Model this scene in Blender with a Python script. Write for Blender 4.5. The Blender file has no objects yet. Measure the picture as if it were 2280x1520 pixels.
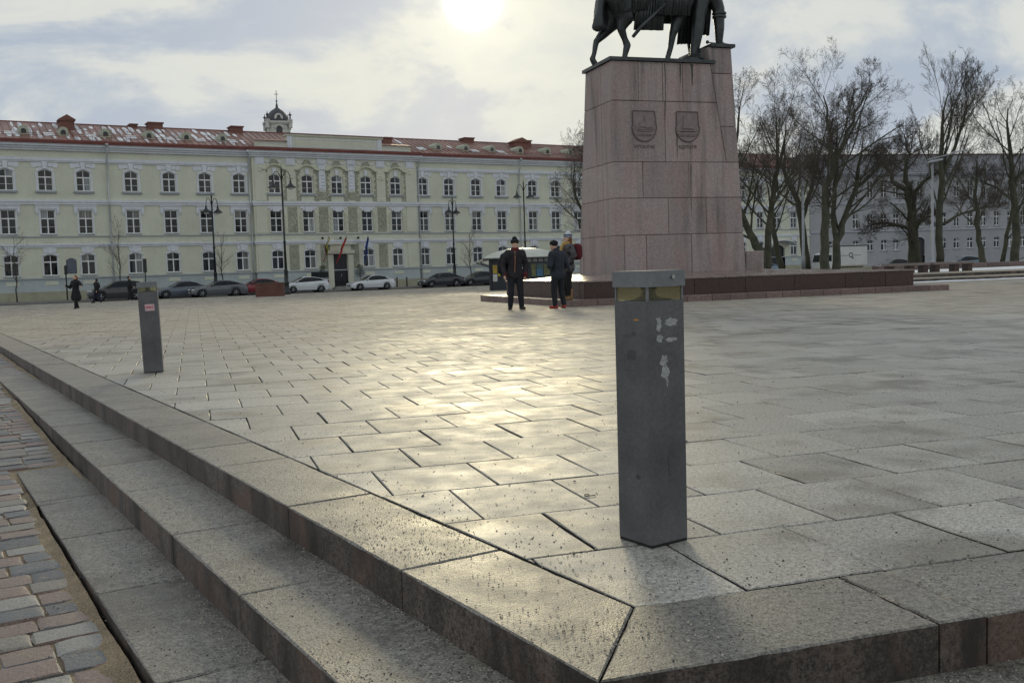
import bpy, math, random
from mathutils import Vector, Matrix
import numpy as np
random.seed(7)
sc = bpy.context.scene
COL = sc.collection
R = math.radians
# ------------------------------------------------------------------ camera
EYE = 1.05
pitch, roll = R(4.235), 0.0315
fwd = Vector((0, math.cos(pitch), -math.sin(pitch)))
up0 = Vector((0, math.sin(pitch), math.cos(pitch)))
rt0 = Vector((1, 0, 0))
cx_ = rt0 * math.cos(roll) - up0 * math.sin(roll)
cy_ = rt0 * math.sin(roll) + up0 * math.cos(roll)
cam = bpy.data.cameras.new('camera')
cam.sensor_width = 36.0
cam.lens = 2200.0 / 2280.0 * 36.0
cam.clip_start, cam.clip_end = 0.05, 3000
camo = bpy.data.objects.new('camera', cam)
COL.objects.link(camo)
mw = Matrix.Identity(4)
for i in range(3):
    mw[i][0], mw[i][1], mw[i][2] = cx_[i], cy_[i], -fwd[i]
mw[2][3] = EYE
camo.matrix_world = mw
sc.camera = camo
# ------------------------------------------------------------------ light
SUN_AZ, SUN_EL = R(-1.64), R(14.9)
sdir = Vector((math.sin(SUN_AZ) * math.cos(SUN_EL), math.cos(SUN_AZ) * math.cos(SUN_EL), math.sin(SUN_EL)))
sl = bpy.data.lights.new('sun', 'SUN')
sl.energy = 0.8
sl.angle = R(11.0)
sl.color = (1.0, 0.86, 0.55)
so = bpy.data.objects.new('sun', sl)
COL.objects.link(so)
so.rotation_euler = (-sdir).to_track_quat('-Z', 'Y').to_euler()
so.location = (0, 0, 40)
sc.view_settings.view_transform = 'Standard'
sc.view_settings.look = 'None'
sc.view_settings.gamma = 1.0
sc.view_settings.exposure = 0.25
sc.cycles.max_bounces = 6
sc.cycles.sample_clamp_indirect = 4.0

class NT:
    """tiny node-tree helper"""
    def __init__(s, tree):
        s.t = tree
        tree.nodes.clear()
    def n(s, typ, **kw):
        nd = s.t.nodes.new(typ)
        for k, v in kw.items():
            if k.startswith('i_'):
                key = k[2:]
                key = int(key) if key.isdigit() else key.replace('_', ' ')
                s.set(nd.inputs[key], v)
            else:
                setattr(nd, k, v)
        return nd
    def set(s, inp, v):
        if hasattr(v, 'is_linked'):
            s.t.links.new(v, inp)
        else:
            inp.default_value = v
    def math(s, op, a, b=0.0, c=0.0, clamp=False):
        nd = s.t.nodes.new('ShaderNodeMath')
        nd.operation = op
        nd.use_clamp = clamp
        s.set(nd.inputs[0], a)
        s.set(nd.inputs[1], b)
        s.set(nd.inputs[2], c)
        return nd.outputs[0]
    def vmath(s, op, a, b=(0, 0, 0)):
        nd = s.t.nodes.new('ShaderNodeVectorMath')
        nd.operation = op
        s.set(nd.inputs[0], a)
        s.set(nd.inputs[1], b)
        return nd.outputs['Value'] if op == 'DOT_PRODUCT' else nd.outputs[0]
    def mix(s, f, a, b, typ='MIX'):
        nd = s.t.nodes.new('ShaderNodeMix')
        nd.data_type = 'RGBA'
        nd.blend_type = typ
        s.set(nd.inputs[0], f)
        s.set(nd.inputs[6], c4(a))
        s.set(nd.inputs[7], c4(b))
        return nd.outputs[2]
    def ramp(s, f, stops):
        nd = s.t.nodes.new('ShaderNodeValToRGB')
        e = nd.color_ramp.elements
        while len(e) < len(stops):
            e.new(0.5)
        for i, (p, c) in enumerate(stops):
            e[i].position = p
            e[i].color = (c, c, c, 1) if isinstance(c, (int, float)) else c4(c)
        s.set(nd.inputs[0], f)
        return nd.outputs[0]
    def noise(s, vec, scale, detail=4, rough=0.55, dist=0.0):
        nd = s.n('ShaderNodeTexNoise', i_Scale=scale, i_Detail=detail, i_Roughness=rough, i_Distortion=dist)
        if vec is not None:
            s.set(nd.inputs['Vector'], vec)
        return nd.outputs[0]
    def mapping(s, vec, scale=(1, 1, 1), loc=(0, 0, 0), rot=(0, 0, 0)):
        nd = s.n('ShaderNodeMapping')
        s.set(nd.inputs['Vector'], vec)
        nd.inputs['Scale'].default_value = scale
        nd.inputs['Location'].default_value = loc
        nd.inputs['Rotation'].default_value = rot
        return nd.outputs[0]
def c4(c):
    if hasattr(c, 'is_linked'):
        return c
    return tuple(c) + (1.0,) if len(c) == 3 else tuple(c)

# sky: NISHITA blue behind a broken, backlit winter cloud sheet
w = bpy.data.worlds.new('World')
sc.world = w
w.use_nodes = True
k = NT(w.node_tree)
tc = k.n('ShaderNodeTexCoord').outputs['Generated']
sky = k.n('ShaderNodeTexSky')
sky.sky_type = 'NISHITA'
sky.sun_disc = False
sky.sun_elevation = SUN_EL
sky.sun_rotation = SUN_AZ
sky.air_density = 1.0
sky.dust_density = 1.5
sep = k.n('ShaderNodeSeparateXYZ', i_0=tc)
zc = k.math('ADD', k.math('MAXIMUM', sep.outputs[2], 0.0), 0.40)
pv = k.n('ShaderNodeCombineXYZ', i_0=k.math('DIVIDE', sep.outputs[0], zc), i_1=k.math('DIVIDE', sep.outputs[1], zc), i_2=0.0).outputs[0]
pm = k.mapping(pv, scale=(1.0, 1.25, 1), loc=(14.42, 0.46, 0))
n1 = k.noise(pm, 2.3, 8, 0.55, 0.45)
n2 = k.noise(k.mapping(pv, loc=(9.1, 4.0, 2.0)), 4.2, 7, 0.6, 0.3)
dens = k.math('ADD', k.math('MULTIPLY', n1, 0.72), k.math('MULTIPLY', n2, 0.28))
cloud = k.ramp(dens, [(0.425, 0.0), (0.515, 1.0)])
shade = k.ramp(dens, [(0.42, (4.2, 4.75, 5.35)), (0.50, (5.6, 5.8, 5.65)), (0.57, (5.95, 6.1, 5.75)), (0.66, (5.2, 5.5, 5.5)), (0.76, (4.5, 4.85, 5.0))])
gap = k.mix(0.93, k.mix(1.0, sky.outputs[0], (0.55, 0.55, 0.55), 'MULTIPLY'), (3.45, 4.05, 4.95))
base = k.mix(k.math('MULTIPLY', cloud, 0.97), gap, shade)
d = k.math('MAXIMUM', k.vmath('DOT_PRODUCT', tc, tuple(sdir)), 0.0)
g1 = k.math('MULTIPLY', k.math('POWER', d, 9000.0), 80.0)
g2 = k.math('MULTIPLY', k.math('POWER', d, 420.0), 1.7)
g3 = k.math('MULTIPLY', k.math('POWER', d, 30.0), 1.35)
veil = k.math('ADD', k.math('MULTIPLY', cloud, 0.65), 0.35)
gl = k.mix(1.0, k.mix(k.math('MULTIPLY', g3, veil), (0, 0, 0), (1.0, 0.86, 0.52)), (0, 0, 0), 'ADD')
def glow(v, col):
    nd = k.n('ShaderNodeVectorMath', operation='SCALE')
    nd.inputs[0].default_value = col
    k.set(nd.inputs['Scale'], v)
    return nd.outputs[0]
tot = k.vmath('ADD', base, glow(k.math('MULTIPLY', g3, veil), (1.0, 0.82, 0.36)))
tot = k.vmath('ADD', tot, glow(k.math('MULTIPLY', g2, veil), (1.0, 0.90, 0.60)))
tot = k.vmath('ADD', tot, glow(g1, (1.0, 0.95, 0.80)))
bg = k.n('ShaderNodeBackground', i_Color=tot, i_Strength=0.1)
out = k.n('ShaderNodeOutputWorld')
w.node_tree.links.new(bg.outputs[0], out.inputs[0])

# ------------------------------------------------------------------ frames of reference (metres)
GA = R(17.7)                       # paving grid and monument are turned by this
G1, G2 = Vector((math.cos(GA), math.sin(GA))), Vector((-math.sin(GA), math.cos(GA)))
GO = Vector((0.348, 2.974))        # inner corner of the plaza
def G(u, v):
    p = GO + G1 * u + G2 * v
    return p.x, p.y
FA = R(31.0)                       # street, cars and the long facade
F1, F2 = Vector((math.cos(FA), math.sin(FA))), Vector((-math.sin(FA), math.cos(FA)))
def FQ(q, s):
    p = F1 * q + F2 * s
    return p.x, p.y
def sm(a, b, x):
    t = min(1.0, max(0.0, (x - a) / (b - a)))
    return t * t * (3 - 2 * t)
S_EDGE = 81.0
STREET = -0.62
def gz(x, y):
    """plaza level: flat near the corner, falling gently towards the street"""
    return -0.52 * sm(20, 81, -0.515 * x + 0.857 * y)
LD = Vector((-0.527, 0.850))       # run of the left steps
LN = Vector((0.850, 0.527))        # towards the plaza

# ------------------------------------------------------------------ mesh building
class B:
    def __init__(s):
        s.v, s.f = [], []
    def add(s, vs, fs):
        o = len(s.v)
        s.v += [tuple(p) for p in vs]
        s.f += [tuple(i + o for i in f) for f in fs]
        return s
    def hexa(s, p):
        return s.add(p, [(3, 2, 1, 0), (4, 5, 6, 7), (0, 1, 5, 4), (1, 2, 6, 5), (2, 3, 7, 6), (3, 0, 4, 7)])
    def box(s, x0, x1, y0, y1, z0, z1):
        return s.hexa([(x0, y0, z0), (x1, y0, z0), (x1, y1, z0), (x0, y1, z0), (x0, y0, z1), (x1, y0, z1), (x1, y1, z1), (x0, y1, z1)])
    def bevbox(s, x0, x1, y0, y1, z0, z1, b=0.01):
        """box with chamfered top edges"""
        s.add([(x0, y0, z0), (x1, y0, z0), (x1, y1, z0), (x0, y1, z0),
               (x0, y0, z1 - b), (x1, y0, z1 - b), (x1, y1, z1 - b), (x0, y1, z1 - b),
               (x0 + b, y0 + b, z1), (x1 - b, y0 + b, z1), (x1 - b, y1 - b, z1), (x0 + b, y1 - b, z1)],
              [(3, 2, 1, 0), (0, 1, 5, 4), (1, 2, 6, 5), (2, 3, 7, 6), (3, 0, 4, 7), (4, 5, 9, 8), (5, 6, 10, 9), (6, 7, 11, 10), (7, 4, 8, 11), (8, 9, 10, 11)])
        return s
    def prism(s, poly, z0, z1):
        n = len(poly)
        vs = [(p[0], p[1], z0) for p in poly] + [(p[0], p[1], z1) for p in poly]
        return s.add(vs, [tuple(range(n - 1, -1, -1)), tuple(range(n, 2 * n))] + [(i, (i + 1) % n, n + (i + 1) % n, n + i) for i in range(n)])
    def xz(s, poly, y0, y1):
        """polygon in x-z (seen from -y, counter-clockwise) with thickness y0 (front) .. y1"""
        n = len(poly)
        vs = [(p[0], y0, p[1]) for p in poly] + [(p[0], y1, p[1]) for p in poly]
        return s.add(vs, [tuple(range(n)), tuple(range(2 * n - 1, n - 1, -1))] + [((i + 1) % n, i, n + i, n + (i + 1) % n) for i in range(n)])
    def tube(s, pts, rad, n=6, cap=True):
        pts = [Vector(p) for p in pts]
        if isinstance(rad, (int, float)):
            rad = [rad] * len(pts)
        o = len(s.v)
        prev = None
        for i, p in enumerate(pts):
            t = (pts[min(i + 1, len(pts) - 1)] - pts[max(i - 1, 0)])
            t = t.normalized() if t.length > 1e-9 else Vector((0, 0, 1))
            if prev is None:
                a = Vector((1, 0, 0)) if abs(t.x) < 0.9 else Vector((0, 1, 0))
                a = (a - t * a.dot(t)).normalized()
            else:
                a = prev - t * prev.dot(t)
                a = a.normalized() if a.length > 1e-6 else Vector((0, 1, 0))
            prev = a
            b = t.cross(a)
            for j in range(n):
                an = 2 * math.pi * j / n
                s.v.append(tuple(p + (a * math.cos(an) + b * math.sin(an)) * rad[i]))
        for i in range(len(pts) - 1):
            for j in range(n):
                a0, a1 = o + i * n + j, o + i * n + (j + 1) % n
                s.f.append((a0, a1, a1 + n, a0 + n))
        if cap:
            s.f.append(tuple(o + j for j in range(n - 1, -1, -1)))
            e = o + (len(pts) - 1) * n
            s.f.append(tuple(e + j for j in range(n)))
        return s
    def lathe(s, prof, n=16, c=(0, 0, 0), sx=1.0, sy=1.0, axis='z'):
        o = len(s.v)
        for r, h in prof:
            for j in range(n):
                an = 2 * math.pi * j / n
                a, b_ = r * math.cos(an) * sx, r * math.sin(an) * sy
                if axis == 'z':
                    p = (c[0] + a, c[1] + b_, c[2] + h)
                elif axis == 'y':
                    p = (c[0] + a, c[1] + h, c[2] - b_)
                else:
                    p = (c[0] + h, c[1] + a, c[2] + b_)
                s.v.append(p)
        for i in range(len(prof) - 1):
            for j in range(n):
                a0, a1 = o + i * n + j, o + i * n + (j + 1) % n
                s.f.append((a0, a1, a1 + n, a0 + n))
        s.f.append(tuple(o + j for j in range(n - 1, -1, -1)))
        e = o + (len(prof) - 1) * n
        s.f.append(tuple(e + j for j in range(n)))
        return s
    def ell(s, c, r, n=12, m=8, rot=None):
        vs, fs = [], []
        for i in range(m + 1):
            th = math.pi * i / m
            for j in range(n):
                ph = 2 * math.pi * j / n
                p = Vector((r[0] * math.sin(th) * math.cos(ph), r[1] * math.sin(th) * math.sin(ph), r[2] * math.cos(th)))
                if rot is not None:
                    p = rot @ p
                vs.append(Vector(c) + p)
        for i in range(m):
            for j in range(n):
                fs.append((i * n + j, (i + 1) * n + j, (i + 1) * n + (j + 1) % n, i * n + (j + 1) % n))
        return s.add(vs, fs)
    def cap(s, a, b, ra, rb, n=10):
        """tapered capsule"""
        a, b = Vector(a), Vector(b)
        t = (b - a)
        L = t.length
        t = t.normalized() if L > 1e-6 else Vector((0, 0, 1))
        pts, rr = [], []
        for e in (-0.98, -0.8, -0.45, 0):
            pts.append(a + t * (e * ra)); rr.append(ra * math.sqrt(max(0.0, 1 - e * e)))
        for e in (0, 0.45, 0.8, 0.98):
            pts.append(b + t * (e * rb)); rr.append(rb * math.sqrt(max(0.0, 1 - e * e)))
        # keep the sweep frame constant
        ax = Vector((1, 0, 0)) if abs(t.x) < 0.8 else Vector((0, 1, 0))
        u = (ax - t * ax.dot(t)).normalized()
        w_ = t.cross(u)
        o = len(s.v)
        for p, r in zip(pts, rr):
            for j in range(n):
                an = 2 * math.pi * j / n
                s.v.append(tuple(p + (u * math.cos(an) + w_ * math.sin(an)) * r))
        for i in range(len(pts) - 1):
            for j in range(n):
                a0, a1 = o + i * n + j, o + i * n + (j + 1) % n
                s.f.append((a0, a1, a1 + n, a0 + n))
        s.f.append(tuple(o + j for j in range(n - 1, -1, -1)))
        e = o + (len(pts) - 1) * n
        s.f.append(tuple(e + j for j in range(n)))
        return s
    def mesh(s, name, mat=None, smooth=False):
        me = bpy.data.meshes.new(name)
        me.from_pydata(s.v, [], s.f)
        if mat:
            me.materials.append(mat)
        if smooth:
            me.polygons.foreach_set('use_smooth', [True] * len(me.polygons))
        me.update()
        return me
def tag(o, label=None, cat=None, group=None, kind=None):
    if label: o['label'] = label
    if cat: o['category'] = cat
    if group: o['group'] = group
    if kind: o['kind'] = kind
    return o
def link(name, me, parent=None, loc=(0, 0, 0), rz=0.0, **kw):
    o = bpy.data.objects.new(name, me)
    COL.objects.link(o)
    o.location = loc
    o.rotation_euler = (0, 0, rz)
    if parent is not None:
        o.parent = parent
    return tag(o, **kw)
def ob(name, b, mat, parent=None, loc=(0, 0, 0), rz=0.0, smooth=False, **kw):
    return link(name, b.mesh(name, mat, smooth), parent, loc, rz, **kw)
def empty(name, loc, rz=0.0, **kw):
    o = link(name, None, None, loc, rz, **kw)
    o.empty_display_size = 0.2
    return o
def copy_tree(o, parent=None):
    c = o.copy()
    COL.objects.link(c)
    c.parent = parent
    for ch in list(o.children):
        copy_tree(ch, c)
    return c
def autosmooth(o, ang=40):
    me = o.data
    me.polygons.foreach_set('use_smooth', [True] * len(me.polygons))
    me.set_sharp_from_angle(angle=R(ang))
    return o

# ------------------------------------------------------------------ materials
def M(name, col, rough=0.6, var=0.12, scale=3.0, fine=0.0, fscale=120.0, bump=0.0, bscale=60.0, metal=0.0,
      spec=0.5, orand=0.0, streak=0.0, streak_col=None, coat=0.0, trans=0.0, emit=0.0, rvar=0.0, obj=False):
    m = bpy.data.materials.new(name)
    m.use_nodes = True
    k = NT(m.node_tree)
    pos = k.n('ShaderNodeTexCoord').outputs['Object'] if obj else k.n('ShaderNodeNewGeometry').outputs['Position']
    c = c4(col)
    n1 = k.noise(pos, scale, 5, 0.6)
    fac = k.ramp(n1, [(0.3, 1 - var), (0.7, 1 + var)])
    cc = k.mix(1.0, c, fac, 'MULTIPLY')
    if fine:
        f2 = k.ramp(k.noise(pos, fscale, 2, 0.6), [(0.32, 1 - fine), (0.68, 1 + fine)])
        cc = k.mix(1.0, cc, f2, 'MULTIPLY')
    if orand:
        rnd = k.n('ShaderNodeObjectInfo').outputs['Random']
        isl = k.n('ShaderNodeNewGeometry').outputs['Random Per Island']
        rr = k.math('FRACT', k.math('ADD', rnd, isl))
        cc = k.mix(1.0, cc, k.ramp(rr, [(0.0, 1 - orand), (1.0, 1 + orand)]), 'MULTIPLY')
    if streak:
        st = k.noise(k.mapping(pos, scale=(2.2, 2.2, 0.16)), 1.6, 5, 0.65, 0.2)
        cc = k.mix(k.math('MULTIPLY', k.ramp(st, [(0.50, 0.0), (0.68, 1.0)]), streak), cc, c4(streak_col or (0.05, 0.05, 0.045)))
    p = k.n('ShaderNodeBsdfPrincipled')
    k.set(p.inputs['Base Color'], cc)
    p.inputs['Metallic'].default_value = metal
    p.inputs['Specular IOR Level'].default_value = spec
    p.inputs['Coat Weight'].default_value = coat
    if trans:
        p.inputs['Transmission Weight'].default_value = trans
    if rvar:
        k.set(p.inputs['Roughness'], k.ramp(k.noise(pos, scale * 0.7, 3), [(0.3, max(0.03, rough - rvar)), (0.7, rough + rvar)]))
    else:
        p.inputs['Roughness'].default_value = rough
    if emit:
        k.set(p.inputs['Emission Color'], cc)
        p.inputs['Emission Strength'].default_value = emit
    if bump:
        bn = k.n('ShaderNodeBump', i_Strength=bump, i_Distance=0.02)
        k.set(bn.inputs['Height'], k.noise(pos, bscale, 4, 0.65))
        k.set(p.inputs['Normal'], bn.outputs[0])
    o = k.n('ShaderNodeOutputMaterial')
    m.node_tree.links.new(p.outputs[0], o.inputs[0])
    return m

def granite(name, dark, light, rough=0.34, wet=0.5, sand=0.0, orand=0.12, speck=170.0, bump=0.35, rust=0.0, dirt=0.0, patch=0.9, run=0.0):
    """flamed wet granite: speckle, damp patches that are darker and glossier, sand film, rust and grime stains"""
    m = bpy.data.materials.new(name)
    m.use_nodes = True
    k = NT(m.node_tree)
    ge = k.n('ShaderNodeNewGeometry')
    pos = ge.outputs['Position']
    s1 = k.noise(pos, speck, 3, 0.7)
    s2 = k.noise(pos, speck * 0.37, 3, 0.6)
    sp = k.math('ADD', k.math('MULTIPLY', s1, 0.6), k.math('MULTIPLY', s2, 0.4))
    cc = k.mix(k.ramp(sp, [(0.40, 0.0), (0.60, 1.0)]), dark, light)
    rr = k.math('FRACT', k.math('ADD', k.n('ShaderNodeObjectInfo').outputs['Random'], ge.outputs['Random Per Island']))
    cc = k.mix(1.0, cc, k.ramp(rr, [(0.0, 1 - orand), (1.0, 1 + orand)]), 'MULTIPLY')
    # damp patches, shifted per slab so they stop at the joints
    off = k.n('ShaderNodeCombineXYZ', i_0=k.math('MULTIPLY', rr, 37.0), i_1=k.math('MULTIPLY', rr, 11.0), i_2=0.0).outputs[0]
    pp = k.vmath('ADD', pos, off)
    dn = k.math('ADD', k.math('MULTIPLY', k.noise(pp, 1.7, 4, 0.6, 0.4), 0.5), k.math('MULTIPLY', k.noise(pos, patch, 4, 0.55), 0.5))
    damp = k.ramp(dn, [(0.50, 0.0), (0.60, 1.0)])
    cc = k.mix(k.math('MULTIPLY', damp, wet * 0.85), cc, k.mix(1.0, cc, (0.42, 0.40, 0.37), 'MULTIPLY'))
    if sand:
        sn = k.math('ADD', k.math('MULTIPLY', k.noise(pos, 0.11, 5, 0.6, 0.5), 0.6), k.math('MULTIPLY', k.noise(pos, 2.3, 4, 0.6), 0.4))
        vv = k.math('ADD', k.vmath('DOT_PRODUCT', pos, (-0.304, 0.9527, 0)), -2.73)
        band = k.math('MULTIPLY', k.math('SUBTRACT', vv, 6.0), 0.075, clamp=True)       # more sand was strewn out in the square
        smask = k.math('MULTIPLY', k.ramp(k.math('ADD', sn, k.math('MULTIPLY', band, 0.13)), [(0.42, 0.0), (0.62, 1.0)]), k.math('ADD', k.math('MULTIPLY', band, 0.40), sand), clamp=True)
        cc = k.mix(smask, cc, (0.42, 0.365, 0.285))
    if rust:
        rn = k.noise(pos, 2.6, 5, 0.6, 0.6)
        cc = k.mix(k.math('MULTIPLY', k.ramp(rn, [(0.52, 0.0), (0.66, 1.0)]), rust), cc, (0.15, 0.08, 0.052))
    if dirt:
        tn = k.noise(k.mapping(pos, scale=(1, 1, 0.35)), 3.3, 5, 0.65, 0.4)
        cc = k.mix(k.math('MULTIPLY', k.ramp(tn, [(0.44, 0.0), (0.62, 1.0)]), dirt), cc, (0.018, 0.016, 0.014))
    if run:
        st = k.noise(k.mapping(pos, scale=(2.0, 2.0, 0.13)), 2.2, 5, 0.62, 0.15)
        st2 = k.noise(k.mapping(pos, scale=(0.5, 0.5, 0.22), loc=(4.2, 1.0, 3.1)), 1.6, 3, 0.5)
        cc = k.mix(k.math('MULTIPLY', k.math('MULTIPLY', k.ramp(st, [(0.46, 0.0), (0.66, 1.0)]), k.ramp(st2, [(0.40, 0.1), (0.60, 1.0)])), run), cc, (0.055, 0.055, 0.05))
        pk = k.noise(k.mapping(pos, scale=(0.9, 0.9, 0.5), loc=(1.3, 2.0, 0.4)), 1.5, 4, 0.6)
        cc = k.mix(k.math('MULTIPLY', k.ramp(pk, [(0.45, 0.0), (0.66, 1.0)]), 0.35), cc, k.mix(1.0, cc, (1.15, 0.78, 0.70), 'MULTIPLY'))
    p = k.n('ShaderNodeBsdfPrincipled')
    k.set(p.inputs['Base Color'], cc)
    rg = k.ramp(k.math('ADD', k.math('MULTIPLY', s2, 0.35), k.math('MULTIPLY', k.noise(pos, 5.0, 3), 0.65)), [(0.3, rough - 0.08), (0.7, rough + 0.12)])
    rgh = k.math('SUBTRACT', rg, k.math('MULTIPLY', damp, wet * 0.09))
    p.inputs['Specular IOR Level'].default_value = 0.5
    if sand:
        dry = k.math('MULTIPLY', smask, 1.0)
        rgh = k.math('ADD', rgh, k.math('MULTIPLY', dry, 0.38), clamp=True)
        k.set(p.inputs['Specular IOR Level'], k.math('SUBTRACT', 0.5, k.math('MULTIPLY', dry, 0.42)))
    k.set(p.inputs['Roughness'], rgh)
    bn = k.n('ShaderNodeBump', i_Strength=bump, i_Distance=0.004)
    k.set(bn.inputs['Height'], sp)
    k.set(p.inputs['Normal'], bn.outputs[0])
    o = k.n('ShaderNodeOutputMaterial')
    m.node_tree.links.new(p.outputs[0], o.inputs[0])
    return m

m_slab = granite('paving_granite', (0.125, 0.121, 0.113), (0.515, 0.50, 0.46), rough=0.50, wet=1.0, sand=0.25, orand=0.16, speck=150, bump=0.6)
m_step = granite('step_granite', (0.045, 0.043, 0.04), (0.28, 0.265, 0.235), rough=0.46, wet=0.95, sand=0.18, orand=0.10, speck=115, bump=1.0)
m_riser = granite('step_riser_granite', (0.03, 0.026, 0.024), (0.17, 0.135, 0.115), rough=0.55, wet=0.3, orand=0.25, speck=130, rust=0.55, dirt=0.85)
m_bed = M('joint_grit', (0.030, 0.028, 0.025), 0.9, 0.2, 30, fine=0.3)
m_ped = granite('pedestal_granite', (0.26, 0.21, 0.205), (0.395, 0.335, 0.325), rough=0.62, wet=0.0, orand=0.13, speck=45, bump=0.3, run=0.55)
m_redgran = granite('dark_red_granite', (0.035, 0.018, 0.016), (0.085, 0.042, 0.036), rough=0.30, wet=0.0, orand=0.12, speck=60, bump=0.15)
m_basetop = granite('base_top_granite', (0.16, 0.12, 0.11), (0.33, 0.26, 0.24), rough=0.22, wet=0.6, orand=0.10, speck=60, bump=0.1)
m_stepred = granite('monument_step_granite', (0.10, 0.065, 0.06), (0.24, 0.17, 0.155), rough=0.42, wet=0.2, orand=0.18, speck=60)
# ------------------------------------------------------------------ ground, street, plaza, steps
def px(p):
    """where a point falls in the 2280 x 1520 picture (only used to rank which pieces show largest)"""
    v = Vector(p) - Vector((0, 0, EYE))
    Z = v.dot(fwd)
    if Z < 0.2:
        return None
    return 1140 + 2200 * v.dot(cx_) / Z, 760 - 2200 * v.dot(cy_) / Z, Z
def clip(poly, nrm, d):
    """keep nrm.p >= d"""
    res = []
    for i in range(len(poly)):
        a, b = poly[i], poly[(i + 1) % len(poly)]
        da, db = nrm[0] * a[0] + nrm[1] * a[1] - d, nrm[0] * b[0] + nrm[1] * b[1] - d
        if da >= 0:
            res.append(a)
        if (da >= 0) != (db >= 0):
            t = da / (da - db)
            res.append((a[0] + (b[0] - a[0]) * t, a[1] + (b[1] - a[1]) * t))
    return res
def inset(poly, dd):
    """inset of a convex counter-clockwise polygon"""
    n = len(poly)
    lines = []
    for i in range(n):
        a, b = Vector(poly[i]), Vector(poly[(i + 1) % n])
        e = (b - a)
        if e.length < 1e-5:
            return None
        nn = Vector((-e.y, e.x)).normalized()
        lines.append((nn, nn.dot(a) + dd))
    res = []
    for i in range(n):
        (n1, d1), (n2, d2) = lines[i - 1], lines[i]
        det = n1.x * n2.y - n1.y * n2.x
        if abs(det) < 1e-4:
            res.append((Vector(poly[i]) + n1 * dd).to_tuple())
        else:
            res.append(((d1 * n2.y - d2 * n1.y) / det, (n1.x * d2 - n2.x * d1) / det))
    return res
def area(p):
    return 0.5 * sum(p[i][0] * p[(i + 1) % len(p)][1] - p[(i + 1) % len(p)][0] * p[i][1] for i in range(len(p)))
def densify(poly, step):
    res = []
    for i in range(len(poly)):
        a, b = Vector(poly[i]), Vector(poly[(i + 1) % len(poly)])
        m_ = max(1, int((b - a).length / step))
        for j in range(m_):
            res.append(tuple(a.lerp(b, j / m_)))
    return res
def stone_mesh(name, poly, z0, z1, bev=0.007, step=0.07, chip=0.004, mats=None, rnd=random):
    """granite block: chamfered, slightly chipped arrises; material 0 on top, 1 on the sides"""
    if area(poly) < 0:
        poly = poly[::-1]
    outer = densify(poly, step)
    c = Vector((sum(p[0] for p in poly) / len(poly), sum(p[1] for p in poly) / len(poly)))
    n = len(outer)
    vs, fs, mi = [], [], []
    tops = []
    for p in outer:
        vs.append((p[0], p[1], z0))
    for p in outer:
        ch = rnd.random() ** 3 * chip * 2
        vs.append((p[0], p[1], z1 - bev - ch))
        dv = (c - Vector(p))
        dv = dv.normalized() * (bev * 1.3 + ch * 1.5)
        tops.append((p[0] + dv.x, p[1] + dv.y, z1))
    vs += tops
    for i in range(n):
        j = (i + 1) % n
        fs.append((i, j, n + j, n + i)); mi.append(1)
        fs.append((n + i, n + j, 2 * n + j, 2 * n + i)); mi.append(0)
    fs.append(tuple(range(2 * n, 3 * n))); mi.append(0)
    me = bpy.data.meshes.new(name)
    me.from_pydata(vs, [], fs)
    for m_ in mats:
        me.materials.append(m_)
    me.polygons.foreach_set('material_index', mi)
    me.update()
    return me

m_ground = M('ground_earth', (0.10, 0.095, 0.085), 0.9, 0.25, 0.4, fine=0.2, fscale=20)
m_asph = M('asphalt', (0.055, 0.055, 0.056), 0.55, 0.25, 0.5, fine=0.25, fscale=30, rvar=0.15)
m_pave = M('pavement_slabs', (0.19, 0.185, 0.175), 0.6, 0.2, 0.8, fine=0.15, fscale=25, rvar=0.12)
m_kerb = M('kerb_granite', (0.26, 0.25, 0.24), 0.6, 0.2, 4)
ob('ground', B().add([(-1500, -1500, -1.2), (1500, -1500, -1.2), (1500, 1500, -1.2), (-1500, 1500, -1.2)], [(0, 1, 2, 3)]), m_ground, kind='structure')
def strip(q0, q1, s0, s1, z):
    return [(*FQ(q0, s0), z), (*FQ(q1, s0), z), (*FQ(q1, s1), z), (*FQ(q0, s1), z)]
rd = B()
for i in range(30):
    rd.add(strip(-130 + i * 12, -130 + (i + 1) * 12, 81.15, 91.2, STREET), [(0, 1, 2, 3)])
rd.add([(14, 84, -0.66), (260, 84, -0.66), (260, 320, -0.66), (14, 320, -0.66)], [(0, 1, 2, 3)])
ob('road', rd, m_asph, kind='structure')
pvm = ob('pavement', B().add(strip(-130, 230, 91.5, 97, STREET + 0.12), [(0, 1, 2, 3)]), m_pave, kind='structure')
kb = B()
for i in range(150):
    q = -60 + i * 1.2
    (xa, ya), (xb, yb), (xc, yc), (xd, yd) = FQ(q, 91.2), FQ(q + 1.19, 91.2), FQ(q + 1.19, 91.5), FQ(q, 91.5)
    kb.prism([(xa, ya), (xb, yb), (xc, yc), (xd, yd)], STREET - 0.1, STREET + 0.125)
    (xa, ya), (xb, yb), (xc, yc), (xd, yd) = FQ(q, 80.9), FQ(q + 1.19, 80.9), FQ(q + 1.19, 81.16), FQ(q, 81.16)
    kb.prism([(xa, ya), (xb, yb), (xc, yc), (xd, yd)], STREET - 0.1, gz(xa, ya) + 0.004)
ob('kerb', kb, m_kerb, kind='structure')
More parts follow.
